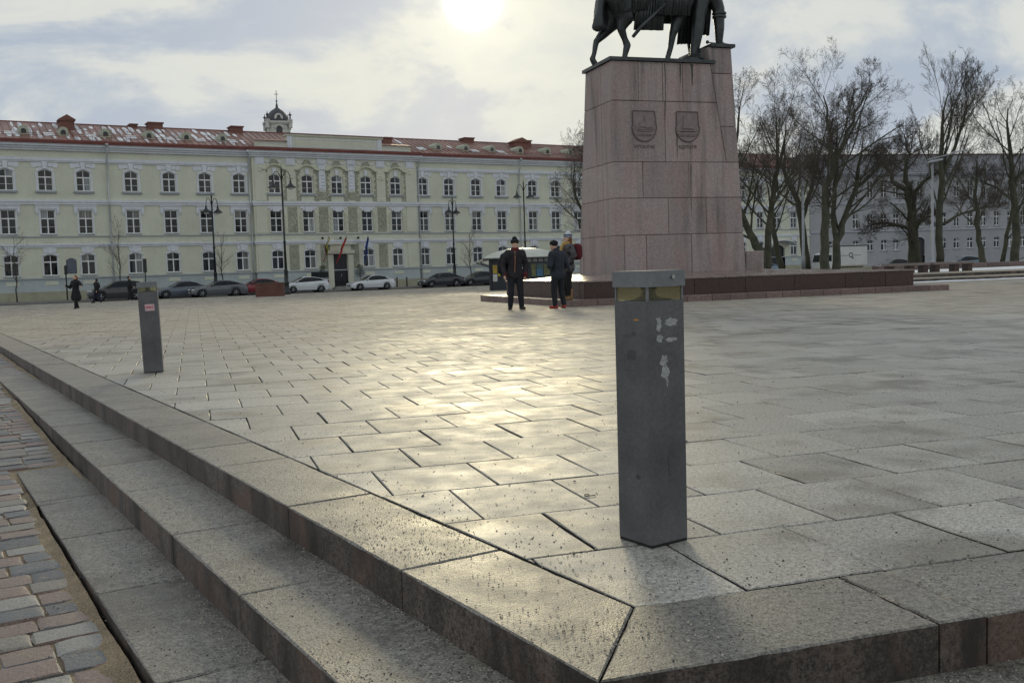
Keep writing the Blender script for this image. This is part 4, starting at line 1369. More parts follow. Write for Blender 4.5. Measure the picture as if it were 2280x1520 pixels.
# pedestal courses
U0 = 10.43
VF = 23.7
ur = lambda z: 14.72 - (z - .77) * .061
vbk = lambda z: 26.6 - (z - .77) * .155
us_ = lambda z: 13.59 + (7.0 - z) * .173
def fstone(a, b_, z0, z1, g=.006):
    """front stone between u=a(z) and u=b(z)"""
    pr = random.uniform(-.006, .006)
    A_, B_ = (a if callable(a) else (lambda z: a)), (b_ if callable(b_) else (lambda z: b_))
    z0, z1 = z0 + g, z1 - g
    p = [(A_(z0) + g, VF - pr, z0), (B_(z0) - g, VF - pr, z0), (B_(z0) - g, VF + .8, z0), (A_(z0) + g, VF + .8, z0),
         (A_(z1) + g, VF - pr, z1), (B_(z1) - g, VF - pr, z1), (B_(z1) - g, VF + .8, z1), (A_(z1) + g, VF + .8, z1)]
    return bev(ob('stone_block', B().hexa(p), m_ped, mon), .014)
def lstone(a, b_, z0, z1, g=.006):
    pr = random.uniform(-.006, .006)
    A_, B_ = (a if callable(a) else (lambda z: a)), (b_ if callable(b_) else (lambda z: b_))
    z0, z1 = z0 + g, z1 - g
    p = [(U0 - pr, A_(z0) + g, z0), (U0 + .7, A_(z0) + g, z0), (U0 + .7, B_(z0) - g, z0), (U0 - pr, B_(z0) - g, z0),
         (U0 - pr, A_(z1) + g, z1), (U0 + .7, A_(z1) + g, z1), (U0 + .7, B_(z1) - g, z1), (U0 - pr, B_(z1) - g, z1)]
    return bev(ob('stone_block', B().hexa(p), m_ped, mon), .014)
courses = [(.77, 1.89, [U0, 10.72, 11.42, 12.9, ur], [24.5, 26.2]), (1.89, 2.96, [U0, 12.15, 13.4, ur], [24.5, 24.95]), (2.96, 4.0, [U0, 11.35, 12.85, ur], [24.5, 24.95]),
           (4.0, 5.75, [U0, 12.1, us_], [24.5, 24.95]), (5.75, 6.88, [U0, 11.27, 12.05, 12.7, us_], [24.5])]
for z0, z1, fj, lj in courses:
    for a, b_ in zip(fj[:-1], fj[1:]):
        fstone(a, b_, z0, z1)
    jj = [VF + .8 + .006] + [x for x in lj if x > 24.6] + [vbk]
    # the corner stone of each course turns on to the left face as its short end
    for a, b_ in zip(jj[:-1], jj[1:]):
        lstone(a, b_, z0, z1)
for z0, z1 in ((4.0, 5.05), (5.05, 6.6), (6.6, 7.36)):
    fstone(us_, ur, z0, z1)
core = B().hexa([(U0 + .03, VF + .05, .6), (ur(.77) - .03, VF + .05, .6), (ur(.77) - .03, vbk(.77) - .03, .6), (U0 + .03, vbk(.77) - .03, .6),
                 (U0 + .03, VF + .05, 6.86), (ur(6.86) - .03, VF + .05, 6.86), (ur(6.86) - .03, vbk(6.86) - .03, 6.86), (U0 + .03, vbk(6.86) - .03, 6.86)])
core.hexa([(us_(6.8) + .05, VF + .1, 6.8), (ur(6.8) - .03, VF + .1, 6.8), (ur(6.8) - .03, 25.6, 6.8), (us_(6.8) + .05, 25.6, 6.8), (us_(7.3) + .05, VF + .1, 7.33), (ur(7.3) - .03, VF + .1, 7.33), (ur(7.3) - .03, 25.6, 7.33), (us_(7.3) + .05, 25.6, 7.33)])
ob('pedestal_core', core, m_ped, mon)
bev(ob('side_block', B().box(14.72, 15.31, VF - .05, 25.6, .75, 1.34), m_ped, mon), .015)
# rain stains running down from the bronze (thin algae and soot films with their own outlines)
m_algae = M('dark_algae_stain', (0.055, 0.062, 0.055), 0.7, 0.3, 4)
def film(b, u, z1, z0, w_):
    n_ = 7
    L_, R_ = [], []
    for i in range(n_ + 1):
        f = i / n_
        wd = w_ * (1 - f) ** .6 * random.uniform(.6, 1.1) + .004
        dx = random.uniform(-.012, .012)
        z_ = z1 + (z0 - z1) * f
        L_.append((u + dx - wd / 2, VF - .0115, z_)); R_.append((u + dx + wd / 2, VF - .0115, z_))
    for i in range(n_):
        b.add([L_[i], L_[i + 1], R_[i + 1], R_[i]], [(0, 1, 2, 3)])
fm = B()
for u, z1, z0, w_ in ((12.62, 6.84, 6.25, .05), (13.0, 6.84, 6.2, .09), (12.12, 6.84, 5.2, .03), (12.47, 4.95, 4.1, .04), (12.9, 3.95, 2.4, .025)):
    film(fm, u, z1, z0, w_)
ob('stain', fm, m_algae, mon, kind='stuff')
# carved shields with a castle on water, and the names cut beneath them
m_carve = M('carved_granite', (0.25, 0.205, 0.20), 0.8, 0.15, 8)
m_cut = M('cut_letter', (0.13, 0.10, 0.095), 0.85, 0.1, 8)
def text_mesh(name, txt, size, ext, mat):
    cu = bpy.data.curves.new(name, 'FONT')
    cu.body = txt
    cu.size = size
    cu.extrude = ext
    cu.align_x = 'CENTER'
    cu.resolution_u = 3
    tmp = bpy.data.objects.new(name + '_tmp', cu)
    COL.objects.link(tmp)
    bpy.context.view_layer.update()
    me = bpy.data.meshes.new_from_object(tmp.evaluated_get(bpy.context.evaluated_depsgraph_get()))
    bpy.data.objects.remove(tmp)
    bpy.data.curves.remove(cu)
    me.name = name
    me.materials.clear()
    me.materials.append(mat)
    return me
for uc, nm, var in ((11.42, 'VYTAUTAS', 0), (12.82, 'KĘSTUTIS', 1)):
    out = [(-.36, .43), (-.36, .02)] + [(.39 * math.cos(a), -.02 + .42 * math.sin(a)) for a in [math.pi + math.pi * i / 12 for i in range(13)]] + [(.36 if var else .38, .02), (.33, .43)]
    sh = B().xz(out, -.012, 0.0)
    shield = ob('shield', sh, m_carve, mon, (uc, VF - .006, 5.03))
    rim = B()
    for a, b_ in zip(out, out[1:] + out[:1]):
        rim.tube([(a[0], -.02, a[1]), (b_[0], -.02, b_[1])], .013, 4)
    ob('shield_rim', rim, m_cut, shield)
    cs = B()
    if var == 0:
        cs.box(.02, .20, -.04, -.012, -.05, .30).box(-.14, .02, -.035, -.012, -.02, .12).box(-.28, -.14, -.035, -.012, -.06, .02).box(.2, .3, -.03, -.012, -.05, .16)
        cs.box(-.34, .35, -.03, -.012, -.10, -.075).box(-.3, .3, -.03, -.012, -.23, -.205)
    else:
        cs.box(-.14, .14, -.04, -.012, .0, .30).box(-.18, .18, -.045, -.012, -.06, .0).xz([(-.16, .3), (.16, .3), (0, .4)], -.04, -.012)
        cs.box(-.34, .35, -.03, -.012, -.13, -.105).box(-.3, .3, -.03, -.012, -.235, -.21)
    ob('castle_relief', cs, m_carve, shield)
    wv = B()
    for zz_ in (-.16, -.29):
        wv.tube([(-.24 + i * .06, -.016, zz_ + .02 * (i % 2)) for i in range(9)], .009, 4)
    ob('wave_relief', wv, m_cut, shield)
    tm = text_mesh('name_inscription', nm, .135, .003, m_cut)
    o = link('name_inscription', tm, mon, (uc, VF - .009, 4.40))
    o.rotation_euler = (R(90), 0, 0)

# -- bronze
m_bronze = M('dark_bronze', (0.055, 0.060, 0.062), 0.40, 0.35, 3.0, fine=0.2, fscale=40, metal=0.55, bump=0.25, bscale=18, streak=0.25, streak_col=(0.055, 0.085, 0.07))
def blob(name, b, mat, parent=None, vox=0.03, smooth_it=4, **kw):
    """overlapping closed forms grown into one continuous surface"""
    o = ob(name, b, mat, parent, **kw)
    md = o.modifiers.new('remesh', 'REMESH')
    md.mode = 'VOXEL'
    md.voxel_size = vox
    md.use_smooth_shade = True
    ms = o.modifiers.new('smooth', 'SMOOTH')
    ms.factor = 0.5
    ms.iterations = smooth_it
    return o
statue_plate = B().box(10.36, 13.75, VF - .07, 25.75, 6.88, 6.975)
statue_plate.box(13.62, 14.42, VF - .07, 25.7, 7.365, 7.46)
hs = empty('bronze_horse', (*G(0, 0), 0), GA, label='dark bronze horse in a long cloth striding on top of the pedestal', cat='statue')
ob('bronze_plate', statue_plate, m_bronze, hs)
hb = B()
yn, yf = 24.25, 24.85                  # near and far legs
yc = 24.55
def limb(b, pts, rr):
    for (p0, p1, r0, r1) in zip(pts[:-1], pts[1:], rr[:-1], rr[1:]):
        b.cap(p0, p1, r0, r1)
# trunk, neck, head
limb(hb, [(11.05, yc, 9.05), (11.7, yc, 9.0), (12.4, yc, 9.02), (13.05, yc, 9.15)], [.50, .53, .53, .50])
limb(hb, [(13.15, yc, 9.4), (13.55, yc, 10.0), (13.85, yc, 10.5)], [.42, .32, .24])
limb(hb, [(13.9, yc, 10.55), (14.25, yc, 10.2), (14.42, yc, 9.95)], [.22, .16, .12])
for s_ in (-1, 1):
    limb(hb, [(13.8, yc + s_ * .1, 10.7), (13.82, yc + s_ * .12, 10.9)], [.06, .02])
# hind legs
limb(hb, [(11.0, yf, 8.85), (11.0, yf, 8.3), (10.72, yf, 7.9), (10.47, yf, 7.65), (10.40, yf, 7.3), (10.33, yf, 7.14), (10.42, yf, 7.0)], [.42, .32, .16, .095, .075, .085, .10])
limb(hb, [(11.0, yn, 8.8), (11.15, yn, 8.25), (11.02, yn, 7.9), (11.12, yn, 7.62), (11.20, yn, 7.44), (11.12, yn, 7.16), (11.10, yn, 7.02)], [.40, .27, .13, .095, .115, .085, .10])
# front legs
limb(hb, [(13.05, yn, 8.8), (12.85, yn, 8.25), (12.68, yn, 7.8), (12.60, yn, 7.4), (12.50, yn, 7.12), (12.50, yn, 7.0)], [.34, .19, .115, .085, .085, .10])
limb(hb, [(13.1, yf, 8.8), (13.4, yf, 8.2), (13.58, yf, 7.75), (13.62, yf, 7.3), (13.66, yf, 7.0)], [.32, .17, .11, .08, .1])
# tail falling in a broad fan
for d_ in (-.10, 0, .10):
    limb(hb, [(10.62, yc + d_, 9.3), (10.52, yc + d_, 8.8), (10.46, yc + d_, 8.4), (10.34 + abs(d_), yc + d_, 8.0)], [.12, .12, .13, .12])
limb(hb, [(10.55, yc, 8.4), (10.62, yc, 8.0)], [.12, .1])
blob('horse_body', hb, m_bronze, hs, vox=.032, smooth_it=5)
def sheet(b, poly_top, poly_bot, y, folds, amp, th=.04, side=-1):
    n_ = folds
    f_, g_ = [], []
    for i in range(n_ + 1):
        t = i / n_
        x0 = poly_top[0][0] + (poly_top[1][0] - poly_top[0][0]) * t
        z0 = poly_top[0][1] + (poly_top[1][1] - poly_top[0][1]) * t
        x1 = poly_bot[0][0] + (poly_bot[1][0] - poly_bot[0][0]) * t
        z1 = poly_bot[0][1] + (poly_bot[1][1] - poly_bot[0][1]) * t
        dy = amp * math.sin(i * 2.4)
        f_.append(((x0, y + side * .02 + dy * .3, z0), (x1, y + side * .10 + dy, z1)))
    for i in range(n_):
        (a, b0), (c, d0) = f_[i], f_[i + 1]
        q_ = lambda p, o_: (p[0], p[1] + o_, p[2])
        b.hexa([b0, d0, q_(d0, th), q_(b0, th), a, c, q_(c, th), q_(a, th)])
for args, kw in ((( ((12.15, 9.4), (13.3, 9.4)), ((11.95, 8.28), (13.1, 8.30)), 24.02, 12, .03), {}),
                 (( ((11.5, 9.0), (12.4, 9.0)), ((11.32, 7.84), (12.26, 7.86)), 24.12, 10, .02), {}),
                 (( ((10.75, 9.2), (12.0, 9.2)), ((10.75, 8.25), (11.75, 8.45)), 24.06, 12, .03), {}),
                 (( ((10.8, 9.2), (13.4, 9.2)), ((11.2, 8.4), (13.35, 8.35)), 25.06, 14, .03), {'side': 1})):
    cl = B()
    sheet(cl, *args, **kw)
    ob('horse_cloth', cl, m_bronze, hs, smooth=True)
ob('sword_scabbard', B().tube([(12.3, 23.95, 8.6), (11.5, 23.95, 7.9), (11.25, 23.95, 7.62)], [.05, .06, .05], 8), m_bronze, hs, smooth=True)
kn = empty('bronze_knight', (*G(0, 0), 0), GA, label='dark bronze knight in cloak and boots striding beside the horse', cat='statue')
kb2 = B()
ky = 24.2
limb(kb2, [(13.75, ky, 9.2), (13.55, ky, 8.5), (13.45, ky, 7.75), (13.35, ky, 7.25)], [.26, .22, .17, .13])
limb(kb2, [(13.35, ky, 7.22), (13.62, ky - .05, 7.15)], [.12, .09])
limb(kb2, [(13.95, ky, 9.2), (14.2, ky, 8.6), (14.22, ky, 8.05), (14.2, ky, 7.6)], [.25, .19, .155, .11])
limb(kb2, [(14.2, ky, 7.56), (14.5, ky - .03, 7.52)], [.10, .07])
limb(kb2, [(13.85, ky, 9.3), (13.85, ky, 10.0), (13.9, ky, 10.5)], [.36, .40, .36])
limb(kb2, [(13.9, ky, 10.6), (13.92, ky, 11.0)], [.14, .22])
limb(kb2, [(13.9, ky - .4, 10.55), (14.05, ky - .5, 10.0), (14.4, ky - .35, 9.7)], [.16, .13, .09])
limb(kb2, [(13.9, ky + .4, 10.55), (13.75, ky + .55, 10.0), (13.9, ky + .4, 9.6)], [.16, .13, .09])
blob('knight_body', kb2, m_bronze, kn, vox=.03, smooth_it=3)
for args in ((((13.35, 10.4), (13.8, 10.4)), ((13.02, 7.62), (13.5, 7.66)), 24.5, 10, .06), (((13.6, 10.4), (14.25, 10.4)), ((13.45, 7.95), (14.0, 7.88)), 24.35, 12, .07)):
    ck = B()
    sheet(ck, *args, th=.06, side=1)
    ob('cloak', ck, m_bronze, kn, smooth=True)
for z_ in (8.32, 8.42):
    ob('boot_cuff', B().lathe([(.16, 0), (.215, .03), (.215, .08), (.16, .1)], 12, (14.22, ky, z_)), m_bronze, kn)
rk = B().ell((13.3, 24.3, 6.98), (.48, .42, .25), 9, 6).ell((13.6, 24.4, 7.1), (.35, .4, .35), 8, 6)
ob('rock', rk, m_bronze, kn)
ob('spur', B().tube([(14.2, ky - .05, 7.58), (13.82, ky - .05, 7.60)], .016, 6).ell((13.78, ky - .05, 7.61), (.055, .055, .055), 8, 6), m_bronze, kn)

# ------------------------------------------------------------------ light bollards
m_bol = M('grey_powder_coat', (0.105, 0.107, 0.112), 0.42, 0.30, 4, fine=0.14, fscale=90, bump=0.05, bscale=60, streak=0.25, streak_col=(0.045, 0.046, 0.05), obj=True, rvar=0.08)
m_bolcap = M('pale_grey_cap', (0.17, 0.18, 0.19), 0.38, 0.15, 6, fine=0.1, fscale=80, obj=True)
m_yglass = M('yellowed_glass', (0.975, 0.955, 0.68), 0.06, 0.10, 8, trans=0.95, obj=True)
m_stick = M('torn_sticker', (0.33, 0.34, 0.35), 0.8, 0.25, 30, fine=0.2, fscale=120, obj=True)
m_steel = M('bolt_steel', (0.45, 0.45, 0.44), 0.35, 0.1, 20, metal=1.0)
m_black = M('black_rubber', (0.012, 0.012, 0.012), 0.7, 0.2, 20)
def rough_patch(cx0, cz0, w_, h_, n_=18):
    return [(cx0 + w_ / 2 * math.cos(2 * math.pi * i / n_) * random.uniform(.6, 1.15), cz0 + h_ / 2 * math.sin(2 * math.pi * i / n_) * random.uniform(.65, 1.15)) for i in range(n_)]
def bollard(name, loc, rz, label, siz=.1045):
    r = empty(name, loc, rz, label=label, cat='bollard', group='square light bollards on the plaza edge')
    a = siz
    pb = B()
    c_ = .006
    octo = [(a - c_, -a), (a, -a + c_), (a, a - c_), (a - c_, a), (-a + c_, a), (-a, a - c_), (-a, -a + c_), (-a + c_, -a)]
    pb.prism(octo, .012, .915)
    ob('post', pb, m_bol, r)
    ob('foot_plate', B().box(-a + .004, a - .004, -a + .004, a - .004, .0, .012), m_black, r)
    for s1, s2 in ((1, 1), (1, -1), (-1, 1), (-1, -1)):
        ob('corner_rod', B().box(min(s1 * (a - .012), s1 * (a - .004)), max(s1 * (a - .012), s1 * (a - .004)), min(s2 * (a - .012), s2 * (a - .004)), max(s2 * (a - .012), s2 * (a - .004)), .915, .965), m_bolcap, r)
    g_ = a - .006
    gl2 = ob('lamp_glass', B().box(-g_, g_, -g_, -g_ + .004, .916, .963).box(-g_, g_, g_ - .004, g_, .916, .963).box(-g_, -g_ + .004, -g_ + .005, g_ - .005, .916, .963).box(g_ - .004, g_, -g_ + .005, g_ - .005, .916, .963), m_yglass, r)
    ob('reflector', B().lathe([(.092, .916), (.06, .92), (.03, .93), (.022, .945), (.032, .962)], 16), m_black, r, smooth=True)
    cp = B()
    e_ = a + .004
    cp.prism([(e_ - .004, -e_), (e_, -e_ + .004), (e_, e_ - .004), (e_ - .004, e_), (-e_ + .004, e_), (-e_, e_ - .004), (-e_, -e_ + .004), (-e_ + .004, -e_)], .965, 1.024)
    ob('cap', cp, m_bolcap, r)
    return r, a
bo, a = bollard('light_bollard', (0.517, 3.712, 0.001), R(34.5), 'tall square grey light bollard with torn sticker remains at the paving corner', .0935)
bo.rotation_euler = (R(0.25), R(-0.1), R(34.5))
# local -y face is the right-hand one in the photograph, local -x the left-hand one
ob('bolt', B().lathe([(.008, -a - .012), (.008, -a - .004)], 8, (.028, 0, 1.0), axis='y'), m_steel, bo)
for cx0, cz0, w_, h_ in ((.025, .833, .075, .035), (-.04, .842, .025, .03), (-.04, .818, .03, .035), (-.035, .775, .035, .03), (.02, .768, .06, .018), (-.018, .69, .04, .05), (-.012, .65, .045, .06), (-.002, .615, .012, .04)):
    ob('sticker_remnant', B().xz(rough_patch(cx0, cz0, w_, h_), -a - .0008, -a - .0001), m_stick, bo)
m_scr = M('dark_scuff', (0.058, 0.061, 0.067), 0.5, 0.2, 30, obj=True)
for y0, y1, z0, z1 in ((-.055, .02, .783, .787), (-.05, .02, .655, .658), (-.03, .03, .69, .74), (.0, .03, .786, .802), (-.06, -.02, .42, .424), (.01, .04, .25, .27)):
    pt_ = rough_patch((y0 + y1) / 2, (z0 + z1) / 2, y1 - y0, z1 - z0, 14)
    sc_ = B().xz(pt_, 0, .0004)
    sc_.v = [(-a - .0005 + v_[1], -v_[0], v_[2]) for v_ in sc_.v]
    ob('scuff', sc_, m_scr, bo)
ob('orange_mark', B().box(-a - .0006, -a, -.045, -.02, .842, .849), M('orange_paint', (0.5, 0.25, 0.05), 0.6), bo)
o = ob('scuff', B().xz(rough_patch(.0, .30, .012, .09), -a - .0006, -a), m_scr, bo)
bo2, a = bollard('light_bollard', (-4.085, 11.21, 0.001), R(24), 'distant square grey light bollard with a pink sticker beside the left steps')
bo2.rotation_euler = (R(0.2), R(-1.15), R(17))
ob('sticker', B().box(-.038, .062, -a - .001, -a, .70, .775), M('pink_sticker', (0.62, 0.42, 0.45), 0.6, 0.15, 40, obj=True), bo2)
rs = B()
for i in range(7):
    rs.box(-.03 + i * .012, -.022 + i * .012, -a - .0016, -a - .001, .725 + (i % 3) * .004, .755 - (i % 2) * .008)
ob('sticker_print', rs, M('red_print', (0.45, 0.06, 0.09), 0.6), bo2)
ob('service_hatch', B().box(-.07, .07, -a - .002, -a, .03, .16), m_bol, bo2)
# ------------------------------------------------------------------ vehicles
def paint(name, col, rough=0.28):
    return M(name, col, rough, 0.04, 2, coat=0.6, metal=0.15)
m_glassd = M('car_glass', (0.012, 0.015, 0.02), 0.08, 0.1, 2, spec=0.22)
m_tyre = M('tyre', (0.015, 0.015, 0.016), 0.8, 0.2, 10)
m_rim = M('alloy_rim', (0.42, 0.43, 0.45), 0.35, 0.1, 10, metal=0.7)
m_light = M('headlight_glass', (0.62, 0.64, 0.66), 0.1, 0.05, 5)
m_tail = M('tail_light', (0.25, 0.01, 0.012), 0.15, 0.05, 5)
m_trimb = M('black_trim', (0.012, 0.012, 0.013), 0.5, 0.1, 5)
m_plate = M('number_plate', (0.6, 0.6, 0.6), 0.5, 0.03, 5)
WHEEL = {}
def wheel_meshes(r):
    if r not in WHEEL:
        t = B().lathe([(r * .66, -.10), (r * .93, -.105), (r, -.07), (r, .07), (r * .93, .105), (r * .66, .10)], 24, axis='y').mesh('tyre', m_tyre, True)
        rb = B().lathe([(r * .67, -.06), (r * .70, -.095), (r * .64, -.10), (r * .60, -.06), (r * .20, -.04)], 20, axis='y')
        for i in range(5):
            a = i * 2 * math.pi / 5
            c_, s_ = math.cos(a), math.sin(a)
            rb.tube([(c_ * r * .12, -.08, s_ * r * .12), (c_ * r * .64, -.085, s_ * r * .64)], [.05, .035], 4)
        rb.lathe([(r * .16, -.06), (r * .16, -.1)], 10, axis='y')
        WHEEL[r] = (t, rb.mesh('rim', m_rim))
    return WHEEL[r]
def interp(tab, x):
    for (a, b_) in zip(tab[:-1], tab[1:]):
        if x <= b_[0]:
            t = (x - a[0]) / (b_[0] - a[0])
            t = max(0, min(1, t))
            return a[1] + (b_[1] - a[1]) * t
    return tab[-1][1]
CAR = {
    # x from front bumper (0) to tail; belt / roof lines
    'sedan': dict(L=4.62, W=.90, belt=[(0, .52), (.12, .66), (.5, .80), (1.35, .93), (2.4, .96), (3.6, 1.0), (4.3, 1.02), (4.55, .9), (4.62, .6)],
                  roof=[(1.30, .93), (2.05, 1.36), (2.5, 1.435), (3.0, 1.42), (3.55, 1.30), (4.12, 1.02)], wx=(.83, 3.62), r=.325),
    'coupe': dict(L=4.9, W=.93, belt=[(0, .5), (.12, .66), (.6, .82), (1.5, .94), (2.6, .98), (3.8, 1.02), (4.6, 1.0), (4.82, .85), (4.9, .6)],
                  roof=[(1.45, .94), (2.2, 1.34), (2.7, 1.41), (3.2, 1.39), (3.9, 1.24), (4.55, 1.0)], wx=(.88, 3.76), r=.335),
    'hatch': dict(L=4.45, W=.875, belt=[(0, .5), (.1, .68), (.5, .86), (1.0, .97), (2.2, 1.0), (3.4, 1.06), (4.2, 1.10), (4.4, .9), (4.45, .6)],
                  roof=[(.95, .97), (1.85, 1.42), (2.3, 1.49), (2.9, 1.46), (3.6, 1.33), (4.25, 1.12)], wx=(.85, 3.55), r=.315),
    'suv': dict(L=4.75, W=.94, belt=[(0, .6), (.1, .82), (.5, 1.0), (1.2, 1.08), (2.4, 1.12), (3.6, 1.16), (4.5, 1.18), (4.7, .95), (4.75, .65)],
                roof=[(1.2, 1.08), (1.95, 1.55), (2.4, 1.64), (3.2, 1.65), (4.0, 1.58), (4.6, 1.2)], wx=(.87, 3.72), r=.365),
}
def car(name, kind, mat, loc, heading, label, group='cars parked along the street'):
    """heading: direction the car faces; local x runs from nose (+) to tail, so nose is at +L/2"""
    K = CAR[kind]
    L, W = K['L'], K['W']
    root = empty(name, loc, heading, label=label, cat='car', group=group)
    X = lambda x: L / 2 - x
    st = sorted(set([0, .04, .12, .25] + [i * .1 for i in range(4, int(L * 10))] + [L - .25, L - .12, L - .04, L]))
    b = B()
    rings = []
    for x in st:
        e = min(x, L - x)
        wd = W * (1 - .22 * max(0, 1 - e / .55) ** 2.2)
        zt = interp(K['belt'], x)
        zb = .20 + .12 * max(0, 1 - e / .3)
        for wx in K['wx']:
            rr_ = K['r'] + .055
            if abs(x - wx) < rr_:
                zb = max(zb, K['r'] + math.sqrt(rr_ * rr_ - (x - wx) ** 2))
        zm = zb + (zt - zb) * .55
        half = [(0, .22), (wd * .8, .22) if zb < .4 else (wd * .62, .3), (wd * .97, zb), (wd, max(zb, zm - .08)), (wd * .985, max(zb + .005, zt - .12)), (wd * .93, zt - .02), (wd * .80, zt + .005), (0, zt + .03)]
        rings.append([(X(x), -y_, z_) for y_, z_ in half] + [(X(x), y_, z_) for y_, z_ in half[::-1][1:-1]])
    n = len(rings[0])
    for r_ in rings:
        b.v += r_
    for i in range(len(rings) - 1):
        for j in range(n):
            b.f.append((i * n + j, i * n + (j + 1) % n, (i + 1) * n + (j + 1) % n, (i + 1) * n + j))
    b.f.append(tuple(range(n - 1, -1, -1)))
    b.f.append(tuple((len(rings) - 1) * n + j for j in range(n)))
    autosmooth(ob('body', b, mat, root), 38)
    ro = K['roof']
    x0, x1 = ro[0][0], ro[-1][0]
    g_, rp_ = B(), B()
    gr_, rr2 = [], []
    N = 18
    for i in range(N + 1):
        x = x0 + (x1 - x0) * i / N
        zr, zb = interp(ro, x), interp(K['belt'], x) - .02
        wb = W * .90
        f = min(1, max(0, (zr - zb) / .42))
        wt = wb * (1 - .22 * f)
        gr_.append([(X(x), -wb, zb), (X(x), -(wb + wt) / 2, zb + (zr - zb) * .55), (X(x), -wt, zb + (zr - zb) * .9), (X(x), 0, zr), (X(x), wt, zb + (zr - zb) * .9), (X(x), (wb + wt) / 2, zb + (zr - zb) * .55), (X(x), wb, zb)])
    for r_ in gr_:
        g_.v += r_
    for i in range(N):
        for j in range(6):
            g_.f.append((i * 7 + j, i * 7 + j + 1, (i + 1) * 7 + j + 1, (i + 1) * 7 + j))
    glass = autosmooth(ob('windows', g_, m_glassd, root), 50)
    # roof skin and pillars in body colour
    xr0, xr1 = ro[1][0] + .08, ro[-2][0] + .05
    for i in range(9):
        x = xr0 + (xr1 - xr0) * i / 8
        zr, zb = interp(ro, x), interp(K['belt'], x) - .02
        f = min(1, max(0, (zr - zb) / .42))
        wt = W * .9 * (1 - .22 * f)
        rr2.append([(X(x), -wt - .012, zb + (zr - zb) * .86), (X(x), -wt * .93, zb + (zr - zb) * .965 + .012), (X(x), 0, zr + .018), (X(x), wt * .93, zb + (zr - zb) * .965 + .012), (X(x), wt + .012, zb + (zr - zb) * .86)])
    for r_ in rr2:
        rp_.v += r_
    for i in range(8):
        for j in range(4):
            rp_.f.append((i * 5 + j, i * 5 + j + 1, (i + 1) * 5 + j + 1, (i + 1) * 5 + j))
    autosmooth(ob('roof', rp_, mat, root), 50)
    for s_ in (-1, 1):
        def side(x, f, o_=.012):
            zr, zb = interp(ro, x), interp(K['belt'], x) - .02
            ff = min(1, max(0, (zr - zb) / .42))
            wb = W * .9
            wt = wb * (1 - .22 * ff)
            return (X(x), s_ * (wb + (wt - wb) * f + o_), zb + (zr - zb) * .9 * f)
        ob('pillar', B().tube([side(x0 + .02, .2), side(xr0, 1.0)], .035, 5), mat, root)
        xm = (x0 + x1) / 2 + .1
        ob('pillar', B().tube([side(xm, .02), side(xm + .05, .98)], .035, 5), m_trimb, root)
        ob('pillar', B().tube([side(x1 - .02, .1), side(x1 - .35, .6), side(xr1, .95)], [.06, .06, .05], 5), mat, root)
        ob('side_mirror', B().ell((X(x0 + .35), s_ * (W + .06), interp(K['belt'], x0 + .35) + .06), (.07, .09, .065), 8, 6), mat, root, smooth=True)
        ob('headlight', B().ell((X(.16), s_ * W * .70, interp(K['belt'], .25) - .07), (.16, .17, .075), 10, 6), m_light, root, smooth=True)
        ob('tail_light', B().ell((X(L - .1), s_ * W * .70, interp(K['belt'], L - .3) - .12), (.10, .18, .08), 10, 6), m_tail, root, smooth=True)
        ob('sill', B().box(X(K['wx'][1] - .45), X(K['wx'][0] + .45), min(s_ * W * .9, s_ * W * .975), max(s_ * W * .9, s_ * W * .975), .17, .25), m_trimb, root)
        for dx in (.75, -.35):
            ob('door_handle', B().box(X(xm) + dx - .09, X(xm) + dx + .09, min(s_ * W * .99, s_ * (W * .99 + .025)), max(s_ * W * .99, s_ * (W * .99 + .025)), interp(K['belt'], xm) - .16, interp(K['belt'], xm) - .13), mat, root)
        for wx in K['wx']:
            tm, rm = wheel_meshes(K['r'])
            wo = link('tyre', tm, root, (X(wx), s_ * (W - .10), K['r']), 0 if s_ < 0 else math.pi)
            link('rim', rm, wo)
            ob('wheel_well', B().lathe([(K['r'] + .04, -.16), (K['r'] + .04, .16)], 16, (X(wx), s_ * (W - .24), K['r']), axis='y'), m_trimb, root)
    ob('grille', B().box(X(.03), X(-.012), -.42, .42, .36, .56), m_trimb, root)
    ob('number_plate', B().box(X(-.012), X(-.026), -.26, .26, .38, .47), m_plate, root)
    return root
CZ = STREET + .004
HEAD = FA + math.pi
dg = paint('dark_grey_paint', (0.030, 0.033, 0.037))
bg_ = paint('blue_grey_paint', (0.085, 0.105, 0.14))
mgp = paint('mid_grey_paint', (0.10, 0.11, 0.125))
rdp = paint('red_paint', (0.20, 0.014, 0.022))
wh = paint('white_paint', (0.62, 0.65, 0.68))
bk = paint('black_blue_paint', (0.013, 0.016, 0.026))
blp = paint('light_blue_paint', (0.12, 0.19, 0.26))
for nm, kd, mt, q, s_, lb in (
        ('parked_car', 'suv', dg, 14.7, 89.0, 'dark grey sport utility car parked behind the walking people'),
        ('parked_car', 'sedan', bg_, 20.1, 89.9, 'blue grey saloon car overlapped by the lighter coupe, left of the lamp post'),
        ('parked_car', 'coupe', mgp, 22.7, 87.4, 'mid grey coupe standing in front of the blue grey saloon'),
        ('parked_car', 'sedan', rdp, 26.9, 89.8, 'red car half hidden by the brown planter box'),
        ('parked_car', 'hatch', wh, 31.2, 89.3, 'white hatchback with sloping tail right of the brown planter'),
        ('parked_car', 'sedan', wh, 37.9, 89.3, 'white saloon car parked before the dark entrance door'),
        ('parked_car', 'sedan', bk, 45.5, 89.3, 'dark blue saloon car standing left of the kiosk'),
        ('parked_car', 'sedan', bk, 50.3, 90.0, 'dark car next to the kiosk, half hidden by another car')):
    car(nm, kd, mt, (*FQ(q, s_), CZ), HEAD, lb)
car('parked_car', 'hatch', blp, (48.0, 105, -.655), R(193), 'pale blue car beneath the bare trees on the right')
